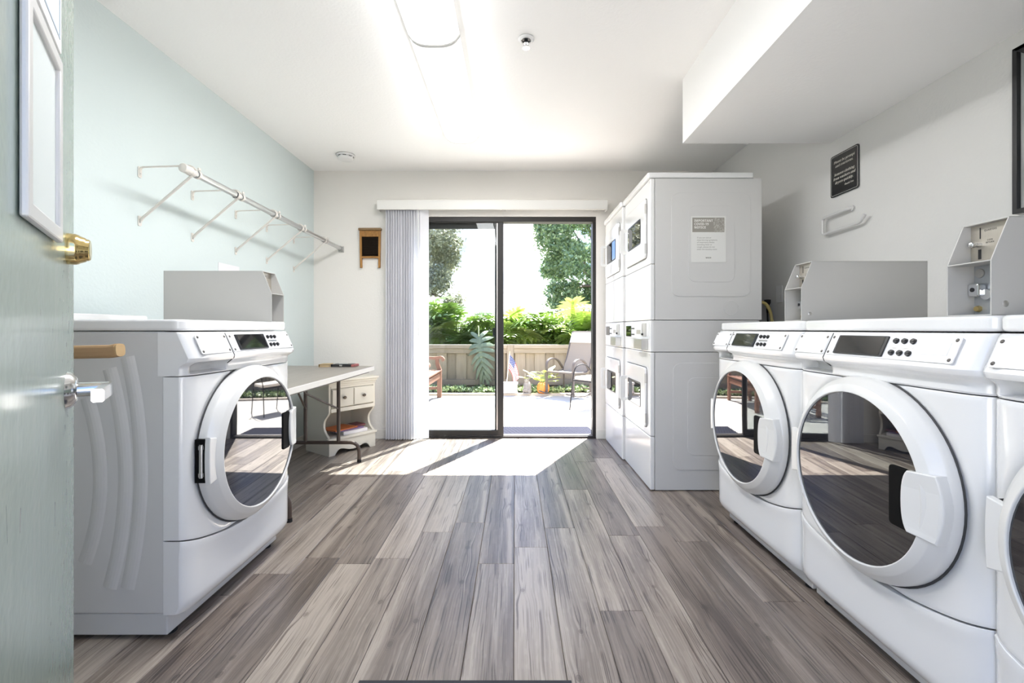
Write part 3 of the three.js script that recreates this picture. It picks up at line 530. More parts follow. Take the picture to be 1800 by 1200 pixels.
// ---------------------------------------------------------------- clothes rod on the mint wall
{
  const t = thing('drying_rack', 'white wall brackets carrying one long grey clothes rod on the mint wall', 'clothes rod', [XL, 0, 0]);
  const rx = 0.252, rz0 = -2.19, rz1 = ZB + 0.004, ry = (z) => mix(1.768, 1.728, (z + 2.2) / -1.95);
  for (const z of [-2.222, -2.586, -2.987, -3.36, -3.77]) {
    const y = ry(z), b = mesh('bracket', [sweep(path([[0.003, y - 0.02, z], [0.003, y + 0.022, z], [rx + 0.005, y + 0.030, z], [rx + 0.026, y + 0.008, z]], 0.02, 5), flat(0.011, 0.005), [0, 0, 1]), sweep(path([[rx + 0.004, y - 0.020, z], [0.016, y - 0.225, z], [0.008, y - 0.240, z]], 0.01, 3), [0.0065, 0.0065])], M.bracket, t);
    mesh('wall_tab', [ext(rrect(0.022, 0.055, 0.008, 0, y - 0.002), 0.003, 0.0006).rotateY(Math.PI / 2).translate(0.0005, 0, z), ext(rrect(0.022, 0.05, 0.008, 0, y - 0.240), 0.003, 0.0006).rotateY(Math.PI / 2).translate(0.0005, 0, z)], M.bracket, b);
    for (const dy of [-0.01, -0.246]) mesh('screw', cyl(0.004, 0.004, 0.003, 0.0045, y + dy, z, 'x', 10), M.steel, b);
    const ring = lathe([[0.0205, -0.012], [0.0225, -0.011], [0.0225, 0.011], [0.0205, 0.012]], 20).rotateX(Math.PI / 2).translate(rx, y, z - 0.0);
    mesh('rod_cup', [ring, box(0.008, 0.012, 0.018, rx + 0.02, y + 0.022, z - 0.03, 0.002), lathe([[0.0195, -0.008], [0.0215, -0.007], [0.0215, 0.007], [0.0195, 0.008]], 20).rotateX(Math.PI / 2).translate(rx, y, z - 0.045)], M.bracket, b);
  }
  mesh('rod', sweep([new THREE.Vector3(rx, ry(rz0), rz0), new THREE.Vector3(rx, ry(-3), -3), new THREE.Vector3(rx, ry(rz1), rz1 - 0.002)], 0.017), M.rod, t, 'long grey metal rod');
  mesh('end_plug', lathe([[0, 0.028], [0.018, 0.027], [0.0215, 0.023], [0.0215, -0.05], [0.0172, -0.052]].reverse(), 24).rotateX(Math.PI / 2).translate(rx, ry(rz0), rz0), M.bracket, t);
  mesh('wall_flange', [box(0.05, 0.055, 0.01, rx, ry(rz1) - 0.004, rz1 + 0.003, 0.003), lathe([[0.0175, 0], [0.024, 0], [0.024, 0.03], [0.0175, 0.03]].reverse(), 20).rotateX(Math.PI / 2).translate(rx, ry(rz1), rz1)], M.steel, t);
}
// printed sheets
function sheet(name, label, cat, w, h, tex, pos, turn, parent) {
  const t = new THREE.Mesh(new THREE.BoxGeometry(w, h, 0.0008), [...Array(6)].map((_, i) => (i === 4 ? std(C(1, 1, 1), 0.8, { map: tex }) : M.paper)));
  lit(t); t.name = numbered(name); t.position.set(...pos); t.rotation.y = turn; scene.add(t); return tag(t, label, cat);
}
sheet('paper_sign', 'white paper sign taped to the mint wall behind the grey coin box', 'sign', 0.214, 0.28, print(428, 560, (g, w, h) => {
  g.fillStyle = '#e3e3e6'; g.fillRect(0, 0, w, h); g.fillStyle = '#222328'; g.textAlign = 'center'; g.font = '62px serif'; g.fillText('Free Lending', w / 2, 190); g.fillText('Library', w / 2 - 40, 272);
}), [XL + 0.0015, 1.272, -2.918], Math.PI / 2);
sheet('paper_notice', 'printed health notice taped to the side of the nearer stacked dryer', 'notice', 0.214, 0.284, print(642, 852, (g, w, h) => {
  g.fillStyle = '#e2e2df'; g.fillRect(0, 0, w, h); g.fillStyle = '#9b978f'; g.fillRect(22, 28, w - 50, 268);
  const R = rng(8); for (let i = 0; i < 420; i++) { const x = 420 + R() * 190, y = 40 + R() * 250; g.fillStyle = R() < 0.5 ? 'rgba(190,188,182,0.45)' : 'rgba(150,146,138,0.4)'; g.beginPath(); g.arc(x, y, 3 + R() * 14, 0, 7); g.fill(); }
  g.fillStyle = '#ecebe7'; g.font = 'bold 60px sans-serif'; ['IMPORTANT', 'COVID-19', 'NOTICE'].forEach((s, i) => g.fillText(s, 54, 106 + i * 62));
  g.fillStyle = '#7d7c78'; g.font = '35px sans-serif'; ['If you are sick or', 'experiencing symptoms', 'of respiratory illness', 'including fever or', 'cough, please do not', 'enter the laundry room.'].forEach((s, i) => g.fillText(s, 108, 412 + i * 43));
  g.fillStyle = '#55544f'; g.font = 'bold 36px sans-serif'; g.fillText('WASH', 268, 782);
}), [1.193, 1.553, -3.13 + 0.3265], 0);
{ // black plaque on the right wall
  const t = thing('wall_plaque', 'black rounded plaque with white lettering on the white wall above the bent hook', 'sign', [XR, 1.863, -2.503], -Math.PI / 2);
  mesh('plate', ext(rrect(0.214, 0.234, 0.016), 0.006, 0.001).translate(0, 0, 0.001), std(C(0.030, 0.032, 0.034), 0.25), t);
  const rim = rrect(0.200, 0.220, 0.012); rim.holes.push(new THREE.Path(rrect(0.197, 0.217, 0.0105).getPoints(6)));
  mesh('border_line', ext(rim, 0.001, 0).translate(0, 0, 0.0068), std(C(0.55, 0.54, 0.5), 0.5), t);
  const tex = print(512, 560, (g, w, h) => {
    g.fillStyle = '#1b1d1f'; g.fillRect(0, 0, w, h); g.fillStyle = '#d8d4c9'; g.textAlign = 'center'; g.font = 'italic bold 50px serif';
    ['Please be prompt', 'and courteous.', '', 'Remove clothing', 'from washers and', 'dryers quickly.'].forEach((s, i) => g.fillText(s, w / 2, 92 + i * 64)); g.font = 'italic bold 34px serif'; g.fillText('Thank You', w * 0.7, 482);
  });
  const face = new THREE.PlaneGeometry(0.186, 0.2034).translate(0, 0, 0.0073); mesh('lettering', face, std(C(1, 1, 1), 0.25, { map: tex }), t);
}
{ // white bent-wire hanging bar
  const t = thing('hanger_bar', 'white bent-wire hanging bar on the white wall below the black plaque', 'hook', [XR, 0, 0]);
  mesh('bar', pipe([[-0.002, 1.648, -2.443], [-0.026, 1.646, -2.452], [-0.03, 1.640, -2.643], [-0.03, 1.545, -2.643], [-0.03, 1.553, -2.355], [-0.03, 1.585, -2.325]], 0.0085, 0.02), M.enamelSoft, t);
  mesh('wall_socket', cyl(0.014, 0.016, 0.012, -0.006, 1.648, -2.443, 'x', 16), M.enamelSoft, t);
}
{ // black-framed board at the photo's right edge
  const t = thing('bulletin_board', 'black-framed glazed board on the white wall above the nearest coin boxes', 'board', [XR, 1.711, -1.32], -Math.PI / 2);
  const s = rrect(0.65, 0.595, 0.002); s.holes.push(new THREE.Path(rrect(0.618, 0.563, 0.001).getPoints()));
  mesh('frame', ext(s, 0.02, 0.002).translate(0, 0, 0.001), M.dark, t); mesh('backing', box(0.63, 0.575, 0.004, 0, 0, 0.004, 0.0005), std(C(0.36, 0.38, 0.38), 0.6), t);
  mesh('glazing', box(0.62, 0.565, 0.001, 0, 0, 0.012, 0), phy(C(1, 1, 1), 0.02, { transmission: 1, thickness: 0 }), t);
}
{ // outlet with black plug, and the yellow gas connector behind the dryers
  const t = thing('wall_outlet', 'white outlet cover on the wall behind the stacked dryers', 'outlet', [XR, 1.24, -3.12], -Math.PI / 2);
  mesh('cover_plate', ext(rrect(0.07, 0.115, 0.006), 0.006, 0.002).translate(0, 0, 0.0005), M.white, t);
  for (const y of [0.022, -0.022]) mesh('socket', ext(rrect(0.034, 0.03, 0.01, 0, y), 0.003, 0.0005).translate(0, 0, 0.005), M.white, t);
  const p = thing('power_cord', 'black plug and cord hanging behind the stacked dryers', 'cord', [XR - 0.03, 0, -3.22]);
  mesh('plug', lathe([[0, -0.075], [0.006, -0.07], [0.008, -0.03], [0.02, 0.0], [0.021, 0.022], [0, 0.024]], 16).translate(-0.0, 1.185, 0), M.rubber, p);
  mesh('cord', pipe([[0, 1.115, 0], [0.004, 0.9, 0.01], [-0.01, 0.5, -0.02], [0, 0.01, -0.05]], 0.005, 0.1), M.rubber, p);
  const q = thing('gas_hose', 'yellow ribbed gas hose curving down behind the stacked dryers', 'hose', [0, -0.032, -3.14]);
  const P = path([[1.62, 1.215, 0], [1.728, 1.219, 0.0], [1.765, 1.15, 0.0], [1.775, 1.0, 0.02], [1.78, 0.45, 0.03]], 0.07, 8), hi = [];
  for (let i = 0; i + 1 < P.length; i++) for (let j = 0; j < 6; j++) hi.push(P[i].clone().lerp(P[i + 1], j / 6)); hi.push(P[P.length - 1]);
  mesh('hose', sweep(hi, 0.0105), std(C(0.62, 0.50, 0.18), 0.45), q);
  for (let i = 0; i < 22; i++) { const v = hi[Math.min(hi.length - 1, 4 + i * 3)]; mesh('rib', new THREE.SphereGeometry(0.0125, 10, 6).scale(1, 0.55, 1).translate(v.x, v.y, v.z), std(C(0.66, 0.54, 0.2), 0.45), q); }
  mesh('steel_pipe', cyl(0.009, 0.009, 0.1, 1.575, 1.214, 0, 'x', 12), M.steel, q); mesh('valve', box(0.035, 0.034, 0.03, 1.548, 1.206, 0, 0.005), M.dark, q);
}

// ---------------------------------------------------------------- folding table, nightstand and what lies on them
{
  const x0 = -1.79, x1 = -1.105, z0 = -3.57, z1 = -2.2, h = 0.712, t = thing('folding_table', 'grey-topped folding table on brown steel legs against the mint wall', 'table');
  const tex = dataTex(128, 128, (u, v) => { const k = fbm(u * 30, v * 6, 3, 3); return [mix(150, 168, k), mix(142, 160, k), mix(132, 149, k)]; });
  mesh('table_top', span(x0, x1, h - 0.012, h, z0, z1, 0.003), std(C(0.84, 0.84, 0.84), 0.35, { map: tex }), t);
  mesh('edge_trim', [span(x1 - 0.012, x1 + 0.004, h - 0.036, h - 0.003, z0, z1, 0.004), span(x0, x1, h - 0.036, h - 0.003, z0 - 0.004, z0 + 0.01, 0.004), span(x0, x1, h - 0.036, h - 0.003, z1 - 0.01, z1 + 0.004, 0.004), span(x0 - 0.004, x0 + 0.012, h - 0.036, h - 0.003, z0, z1, 0.004)], std(C(0.70, 0.68, 0.64), 0.35), t, 'pale rounded edge band');
  mesh('apron', [span(x1 - 0.04, x1 - 0.028, h - 0.05, h - 0.012, z0 + 0.03, z1 - 0.03, 0.002), span(x0 + 0.028, x0 + 0.04, h - 0.05, h - 0.012, z0 + 0.03, z1 - 0.03, 0.002)], M.brown, t);
  for (const [zl, s] of [[-3.42, 1], [-2.36, -1]]) {
    const l = mesh('leg_frame', pipe([[-1.712, 0.004, zl], [-1.712, 0.147, zl], [-1.170, 0.147, zl], [-1.170, 0.004, zl]], 0.0135, 0.075), M.brown, t);
    for (const x of [-1.573, -1.325]) mesh('post', cyl(0.0135, 0.0135, h - 0.165, x, 0.147 + (h - 0.165) / 2, zl, 'y', 14), M.brown, l);
    mesh('brace', [pipe([[-1.325, 0.40, zl], [-1.425, 0.56, zl + s * 0.32], [-1.43, 0.60, zl + s * 0.36]], 0.007, 0.02), pipe([[-1.573, 0.40, zl], [-1.473, 0.56, zl + s * 0.32], [-1.468, 0.60, zl + s * 0.36]], 0.007, 0.02)], M.brown, l);
    mesh('brace_bracket', [box(0.09, 0.05, 0.03, -1.449, 0.605, zl + s * 0.36, 0.004), box(0.012, 0.07, 0.012, -1.449, 0.655, zl + s * 0.36, 0.002)], M.brown, l);
    for (const x of [-1.712, -1.170]) mesh('foot_cap', cyl(0.0148, 0.0155, 0.02, x, 0.011, zl, 'y', 14), M.rubber, l);
  }
}
{
  const t = thing('nightstand', 'cream painted nightstand with one drawer and a scalloped base in the corner', 'nightstand', [-1.3265, 0, -3.7275], 0.937);
  const w = 0.43, hw = w / 2, d = 0.335;
  // side panels, cut back in a curve beside the open shelf
  const s = new THREE.Shape(); s.moveTo(0, 0); s.lineTo(0, 0.135); s.bezierCurveTo(-0.035, 0.165, -0.075, 0.18, -0.075, 0.235); s.bezierCurveTo(-0.075, 0.29, -0.02, 0.30, 0, 0.345); s.lineTo(0, 0.565); s.lineTo(-d, 0.565); s.lineTo(-d, 0); s.closePath();
  for (const k of [-1, 1]) mesh('side_panel', ext(s, 0.018, 0.0015, 12).rotateY(-Math.PI / 2).translate(k > 0 ? hw : -hw + 0.018, 0, 0), M.cream, t);
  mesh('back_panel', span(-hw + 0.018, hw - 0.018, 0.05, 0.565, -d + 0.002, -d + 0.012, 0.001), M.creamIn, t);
  mesh('top', [span(-hw - 0.022, hw + 0.022, 0.583, 0.602, -d - 0.005, 0.028, 0.005, 3), span(-hw - 0.012, hw + 0.012, 0.563, 0.584, -d, 0.017, 0.005, 3), span(-hw - 0.004, hw + 0.004, 0.545, 0.565, -d, 0.009, 0.004, 3)], M.cream, t);
  mesh('shelf', span(-hw + 0.018, hw - 0.018, 0.128, 0.142, -d + 0.012, 0.004, 0.002), M.cream, t);
  mesh('base_moulding', [span(-hw - 0.012, hw + 0.012, 0.118, 0.14, -0.02, 0.018, 0.006, 3)], M.cream, t);
  const a = new THREE.Shape(); a.moveTo(-hw, 0); a.lineTo(-hw, 0.122); a.lineTo(hw, 0.122); a.lineTo(hw, 0); a.lineTo(hw - 0.05, 0); a.bezierCurveTo(hw - 0.065, 0.02, hw - 0.075, 0.048, hw - 0.11, 0.045); a.bezierCurveTo(hw - 0.14, 0.042, 0.045, 0.022, 0, 0.022); a.bezierCurveTo(-0.045, 0.022, -hw + 0.14, 0.042, -hw + 0.11, 0.045); a.bezierCurveTo(-hw + 0.075, 0.048, -hw + 0.065, 0.02, -hw + 0.05, 0); a.closePath();
  mesh('scalloped_apron', ext(a, 0.018, 0.002, 12).translate(0, 0, -0.012), M.cream, t);
  mesh('drawer_rail', [span(-hw + 0.018, hw - 0.018, 0.34, 0.372, -0.03, 0.006, 0.003), span(-hw + 0.018, hw - 0.018, 0.527, 0.546, -0.03, 0.002, 0.002)], M.cream, t);
  const dr = mesh('drawer', span(-hw + 0.022, hw - 0.022, 0.376, 0.524, -0.25, 0.003, 0.002), M.cream, t);
  for (const x of [-0.098, 0.098]) {
    mesh('drawer_front', ext(rrect(0.186, 0.138, 0.004, x, 0.45), 0.012, 0.005).translate(0, 0, 0.002), M.cream, dr);
    mesh('knob', lathe([[0, 0.024], [0.012, 0.022], [0.0165, 0.016], [0.015, 0.010], [0.006, 0.006], [0.007, 0]].reverse(), 20).scale(1, 1, 0.8).rotateX(Math.PI / 2).translate(x * 0.92, 0.452, 0.013), std(C(0.16, 0.13, 0.10), 0.3, { metalness: 0.8 }), dr, 'dark oval knob');
  }
}
{ // books: cover, spine side and page block
  const book = (name, label, cat, w, h, d, cover, pos, turn, page = C(0.72, 0.70, 0.66)) => {
    const t = thing(name, label, cat, pos, turn);
    mesh('pages', box(w - 0.008, h - 0.003, d - 0.008, 0.003, h / 2, 0, 0.0008), std(page, 0.85), t);
    mesh('cover', [box(w, 0.0016, d, 0, 0.0008, 0, 0), box(w, 0.0016, d, 0, h - 0.0008, 0, 0), box(0.0016, h, d, -w / 2 + 0.0008, h / 2, 0, 0)], cover, t);
    return t;
  };
  const R90 = Math.PI / 2, a = 0.937, at = (x, y, z) => [-1.3265 + x * Math.cos(a) + z * Math.sin(a), y, -3.7275 - x * Math.sin(a) + z * Math.cos(a)];
  book('book', 'thick book with a white spine, lowest on the nightstand shelf', 'book', 0.19, 0.026, 0.225, std(C(0.80, 0.77, 0.78), 0.4), at(0.035, 0.1425, -0.105), a + R90);
  book('magazine', 'purple-edged magazine lying on the white book in the nightstand', 'magazine', 0.19, 0.010, 0.26, std(C(0.24, 0.15, 0.30), 0.4), at(-0.005, 0.1687, -0.125), a + R90);
  book('magazine', 'orange magazine on top of the pile in the nightstand', 'magazine', 0.18, 0.009, 0.22, std(C(0.66, 0.17, 0.04), 0.4), at(-0.045, 0.1789, -0.12), a + R90 + 0.12, C(0.62, 0.3, 0.15));
  book('magazine', 'dark red magazine in the pile in the nightstand, right of the orange one', 'magazine', 0.12, 0.012, 0.095, std(C(0.20, 0.05, 0.06), 0.4), at(0.122, 0.1789, -0.13), a + R90);
  book('paperback', 'tan paperback at the far end of the folding table', 'book', 0.075, 0.021, 0.11, std(C(0.50, 0.36, 0.18), 0.6), [-1.447, 0.7125, -3.49], 0.06, C(0.55, 0.42, 0.25));
  const b = book('notebook', 'black notebook with silver clasp and reddish end on the folding table', 'notebook', 0.15, 0.019, 0.11, std(C(0.022, 0.022, 0.024), 0.4), [-1.318, 0.7125, -3.50], 0.0, C(0.05, 0.05, 0.05));
  mesh('clasp', [box(0.022, 0.012, 0.004, 0.0, 0.0105, 0.056, 0.001), cyl(0.0035, 0.0035, 0.07, 0.02, 0.0225, 0.045, 'x', 8)], M.chrome, b);
  mesh('red_end', box(0.026, 0.018, 0.105, 0.089, 0.0092, 0, 0.004), std(C(0.42, 0.13, 0.12), 0.5), b);
}
{ // old washboard on the back wall
  const t = thing('washboard', 'old wooden washboard with dark ribbed panel hung on the off-white wall', 'washboard', [-1.313, 0, ZB + 0.002]);
  const wood = dataTex(64, 128, (u, v) => { const k = fbm(u * 14, v * 3, 21, 3); return [mix(140, 205, k), mix(98, 152, k), mix(48, 84, k)]; });
  const wm = std(C(0.82, 0.80, 0.76), 0.55, { map: wood }), y1 = 1.915, y0 = 1.555;
  mesh('top_rail', span(-0.104, 0.104, y1 - 0.022, y1, 0, 0.036, 0.006, 3), std(C(0.24, 0.15, 0.07), 0.5), t);
  mesh('head_board', span(-0.077, 0.077, y1 - 0.078, y1 - 0.02, 0.006, 0.02, 0.002), wm, t);
  for (const k of [-1, 1]) mesh('leg', ext(shapeOf([[k * 0.096, y1 - 0.022], [k * 0.076, y1 - 0.022], [k * 0.074, y0], [k * 0.091, y0]].slice()), 0.024, 0.002).translate(0, 0, 0.001), wm, t);
  mesh('cross_rail', span(-0.078, 0.078, 1.643, 1.660, 0.003, 0.024, 0.003), wm, t);
  const P = []; for (let i = 0; i <= 88; i++) { const u = i / 88; P.push([0.008 + 0.0045 * Math.sin(u * 22 * 2 * Math.PI), mix(1.66, 1.838, u)]); }
  mesh('ribbed_panel', ext(shapeOf([...P, [0.0, 1.838], [0.0, 1.66]]), 0.152, 0).rotateY(-Math.PI / 2).translate(0.076, 0, 0.004).rotateY(0), std(C(0.05, 0.036, 0.028), 0.45, { metalness: 0.3 }), t, 'dark ribbed rubbing panel');
}
// ---------------------------------------------------------------- outside: patio, bed, fence
const PY = -0.02;
{
  const conc = dataTex(256, 256, (u, v) => { const k = tn(u, v, 6, 11) * 0.6 + tn(u, v, 60, 12) * 0.4; const q = mix(196, 226, k); return [q, q - 5, q - 14]; });
  const cm = (r, k = 0.70) => { const t = conc.clone(); t.repeat.set(r, r); return std(C(k, k * 0.985, k * 0.97), 0.85, { map: t }); };
  struct('patio', slab(-7, 7, -0.2, PY, -6.95, ZB - T), cm(0.5), 'pale sunlit concrete patio outside the sliding door', 'patio');
  struct('walkway', slab(-7, 7, -0.2, -0.005, 0.02, 9), cm(0.5, 0.8), 'pale concrete walkway outside the entry', 'walkway');
  struct('door_threshold', slab(-0.284, 0.62, -0.12, 0.0, ZF, 0.02), M.alum, 'metal sill of the entry doorway', 'threshold');
  struct('kerb', span(-7, 7, -0.15, 0.012, -7.06, -6.952, 0.01), std(C(0.42, 0.36, 0.29), 0.9), 'low brown kerb between patio and planting bed', 'kerb');
  struct('planting_bed', slab(-7, 7, -0.2, -0.005, -9.6, -7.06), std(C(0.075, 0.055, 0.04), 0.95), 'dark soil of the planting bed along the fence', 'soil');
  struct('ground', slab(-70, 70, -0.6, -0.2, -90, 30), std(C(0.16, 0.17, 0.10), 0.95), 'open ground beyond the fence', 'ground');
  const g = thing('doormat', 'grey-blue openwork rubber link doormat on the patio at the door opening', 'mat', [0.31, PY, -4.49]);
  const links = [], R = 15, Q = 46, mw = 0.90, md = 0.44;
  for (let r = 0; r < R; r++) for (let q = 0; q < Q; q++) {
    const x = -mw / 2 + (q + (r % 2 ? 0.75 : 0.25)) * mw / Q, z = -md / 2 + (r + 0.5) * md / R;
    if ((q + (r >> 1)) % 2) links.push(new THREE.BoxGeometry(0.015, 0.012, 0.029).translate(x, 0.0065, z)); else links.push(new THREE.BoxGeometry(0.021, 0.012, 0.0115).translate(x, 0.0065, z - 0.008), new THREE.BoxGeometry(0.021, 0.012, 0.0115).translate(x, 0.0065, z + 0.008));
  }
  const m = mesh('links', links, phy(C(0.032, 0.033, 0.045), 0.95, { specularIntensity: 0.1 }), g); m.userData.kind = 'stuff';
  mesh('wire', [...Array(R)].map((_, r) => new THREE.BoxGeometry(mw, 0.003, 0.003).translate(0, 0.0065, -md / 2 + (r + 0.5) * md / R)), M.rubber, g);
}
{ // board-and-batten fence
  const fz = -7.66, t = thing('fence', 'beige board-and-batten garden fence along the back of the patio', 'fence', [0, 0, fz]);
  const wt = dataTex(64, 256, (u, v) => { const k = fbm(u * 16, v * 4, 61, 3); return [mix(188, 214, k), mix(170, 196, k), mix(142, 168, k)]; });
  const fm = [0.43, 0.38, 0.47].map((k) => std(C(k, k, k), 0.7, { map: wt }));
  const top = 0.735, R = rng(4);
  for (let i = -9; i <= 9; i++) { // wide boards with narrower recessed boards between
    const x = i * 0.33 + 0.09;
    mesh('board', box(0.172, top - 0.13, 0.022, x, (top - 0.13) / 2 + 0.02, 0.0, 0.003), fm[Math.floor(R() * 3)], t);
    mesh('batten', box(0.165, top - 0.13, 0.02, x + 0.165, (top - 0.13) / 2 + 0.02, -0.028, 0.003), fm[Math.floor(R() * 3)], t);
  }
  for (const [a, b] of [[-3.1, -0.13], [-0.02, 3.1]]) {
    mesh('rail', span(a, b, 0.595, 0.672, 0.011, 0.05, 0.004), fm[0], t); mesh('rail', span(a, b, 0.06, 0.155, 0.011, 0.05, 0.004), fm[0], t);
    mesh('cap', span(a, b, 0.672, 0.738, -0.06, 0.075, 0.008), fm[2], t);
  }
  for (const x of [-3.15, -0.075, 3.15]) mesh('post', span(x - 0.055, x + 0.055, -0.1, 0.738, -0.06, 0.06, 0.005), fm[0], t);
}
// ---------------------------------------------------------------- plants
const leafMat = (c, k = 0.42) => phy(c, 0.5, { transmission: k, thickness: 0, side: THREE.DoubleSide });
function tri(name, pos, mat, parent) { const g = new THREE.BufferGeometry(); g.setAttribute('position', new THREE.Float32BufferAttribute(pos, 3)); g.computeVertexNormals(); return mesh(name, g, mat, parent); }
function splitLeaf(L, droop, seed) {              // a large lobed leaf: base at the origin, midrib along +z, upper side +y
  const R = rng(seed), p = [], rib = (t) => [0, -droop * L * t * t + 0.05 * L * Math.sin(t * 3), L * t];
  const n = 9;
  for (const sd of [-1, 1]) for (let i = 0; i < n; i++) {
    const t = 0.06 + 0.84 * i / (n - 1), b = rib(t), ang = mix(2.15, 0.35, i / (n - 1)) + (R() - 0.5) * 0.16, len = L * (0.30 + 0.30 * Math.sin(Math.PI * (0.22 + 0.68 * i / (n - 1)))) * (0.9 + 0.2 * R());
    const dx = Math.sin(ang) * sd, dz = Math.cos(ang), w0 = L * 0.062, strip = [];
    for (let k = 0; k <= 4; k++) {
      const u = k / 4, wv = w0 * (u < 0.25 ? 0.9 : u < 0.55 ? 1.0 : u < 0.8 ? 0.8 : 0.06), c = [b[0] + dx * len * u, b[1] - droop * len * 0.8 * u * u + 0.10 * len * u * (1 - u) + (R() - 0.5) * 0.01 * L, b[2] + dz * len * u];
      strip.push([[c[0] - dz * wv * sd, c[1] - 0.12 * wv, c[2] + dx * wv * sd], c, [c[0] + dz * wv * sd, c[1] - 0.12 * wv, c[2] - dx * wv * sd]]);
    }
    for (let k = 0; k < 4; k++) for (let j = 0; j < 2; j++) { const a = strip[k][j], bb = strip[k][j + 1], c = strip[k + 1][j], d = strip[k + 1][j + 1]; p.push(...a, ...bb, ...c, ...bb, ...d, ...c); }
  }
  for (const sd of [-1, 1]) for (let i = 0; i < 9; i++) { const a = rib(i / 9), b = rib((i + 1) / 9), w = L * 0.075 * (1 - 0.6 * i / 9), w2 = L * 0.075 * (1 - 0.6 * (i + 1) / 9); p.push(...a, ...b, a[0] + sd * w, a[1] + 0.004, a[2], ...b, b[0] + sd * w2, b[1] + 0.004, b[2], a[0] + sd * w, a[1] + 0.004, a[2]); }
  const g = new THREE.BufferGeometry(); g.setAttribute('position', new THREE.Float32BufferAttribute(p, 3)); g.computeVertexNormals(); return g;
}
const bigLeaves = [...Array(5)].map((_, i) => splitLeaf(1, 0.28 + 0.10 * i, 300 + i));
const leafTones = [C(0.24, 0.36, 0.06), C(0.33, 0.46, 0.09), C(0.16, 0.26, 0.05), C(0.44, 0.53, 0.16)].map((c) => leafMat(c, 0.55));
const stalkMat = std(C(0.24, 0.31, 0.10), 0.6);
function philodendron(x, z, h, n, seed, label) {
  const t = thing('philodendron', label, 'plant', [x, -0.01, z], 0, 'big-leaved plants behind the fence'), R = rng(seed);
  mesh('trunk', sweep(path([[0, 0, 0], [0.04, h * 0.3, 0.02], [0.02, h * 0.55, 0]], 0.1), [0.05, 0.035]), std(C(0.16, 0.13, 0.09), 0.9), t);
  for (let i = 0; i < n; i++) {
    const az = i * 2.399 + R() * 0.5, k = i / n, out = mix(0.12, 0.42, Math.sqrt(R())), hy = h * mix(0.56, 1.0, k) - 0.12 * out, sx = Math.sin(az) * out, sz = Math.cos(az) * out * 0.7;
    mesh('stem', sweep(path([[0.02, h * 0.45, 0], [sx * 0.45, hy * 0.9, sz * 0.45], [sx, hy, sz]], 0.25, 4), [0.012, 0.007]), stalkMat, t);
    const l = lit(new THREE.Mesh(bigLeaves[Math.floor(R() * 3)], leafTones[Math.floor(R() * 4)])); l.name = 'leaf'; t.add(l);
    const s = 0.38 + 0.26 * R(); l.scale.setScalar(s); l.position.set(sx, hy, sz); l.rotation.set(0, az + (R() - 0.5) * 0.9, 0); l.rotateX(-0.75 + 0.75 * R()); l.rotateZ((R() - 0.5) * 1.0);
  }
}
philodendron(-1.95, -8.75, 1.62, 28, 1, 'big split-leaved plant behind the fence, tall one beside the blind');
philodendron(-1.12, -8.95, 1.42, 29, 2, 'big split-leaved plant behind the fence under the pale patch of sky');
philodendron(-0.32, -8.7, 1.32, 29, 3, 'big split-leaved plant behind the fence at the dark door stile');
philodendron(0.42, -8.95, 1.34, 29, 4, 'big split-leaved plant behind the fence above the rabbit and orange pot');
philodendron(1.15, -8.7, 1.30, 29, 5, 'big split-leaved plant behind the fence above the rocking chair');
philodendron(1.95, -8.95, 1.5, 26, 6, 'big split-leaved plant behind the fence below the dense right-hand tree');
{ // the long leaf that hangs over the fence towards the patio
  const t = thing('hanging_leaf', 'pale dusty big leaf hanging over the fence in front of the left glass', 'leaf', [-0.62, 0.86, -7.62]);
  const l = mesh('blade', bigLeaves[3], leafMat(C(0.20, 0.24, 0.15), 0.25), t); l.scale.set(0.40, 0.5, 0.62); l.rotation.set(1.1, 0.10, 0.16); l.position.set(0.02, 0.02, 0.06);
  mesh('stem', sweep(path([[-0.1, 0.1, -0.6], [0, 0.22, -0.2], [0.02, 0.02, 0.07]], 0.2, 5), [0.012, 0.008]), stalkMat, t);
}
function leafCluster(seed, n, r, len) { const R = rng(seed), p = [], v = () => new THREE.Vector3(R() - 0.5, R() - 0.5, R() - 0.5).normalize(); for (let i = 0; i < n; i++) { const c = v().multiplyScalar(r * R()), a = v(), b = new THREE.Vector3().crossVectors(a, v()).normalize(), L = len * (0.7 + 0.6 * R()), w = L * 0.32, q = [c.clone().addScaledVector(a, -L / 2), c.clone().addScaledVector(b, w), c.clone().addScaledVector(a, L / 2), c.clone().addScaledVector(b, -w)]; for (const k of [0, 1, 2, 0, 2, 3]) p.push(q[k].x, q[k].y, q[k].z); } const g = new THREE.BufferGeometry(); g.setAttribute('position', new THREE.Float32BufferAttribute(p, 3)); g.computeVertexNormals(); return g; }
function scatter(name, geo, mat, places, parent, tints) {
  const m = lit(new THREE.InstancedMesh(geo, mat, places.length)), o = new THREE.Object3D(), c = new THREE.Color();
  places.forEach((p, i) => { o.position.set(p[0], p[1], p[2]); o.rotation.set(p[3] ?? 0, p[4] ?? 0, p[5] ?? 0); o.scale.setScalar(p[6] ?? 1); o.updateMatrix(); m.setMatrixAt(i, o.matrix); m.setColorAt(i, c.copy(tints[0]).lerp(tints[1], p[7] ?? 0)); });
  m.name = parent ? name : numbered(name); m.userData.kind = 'stuff'; (parent ?? scene).add(m); return m;
}
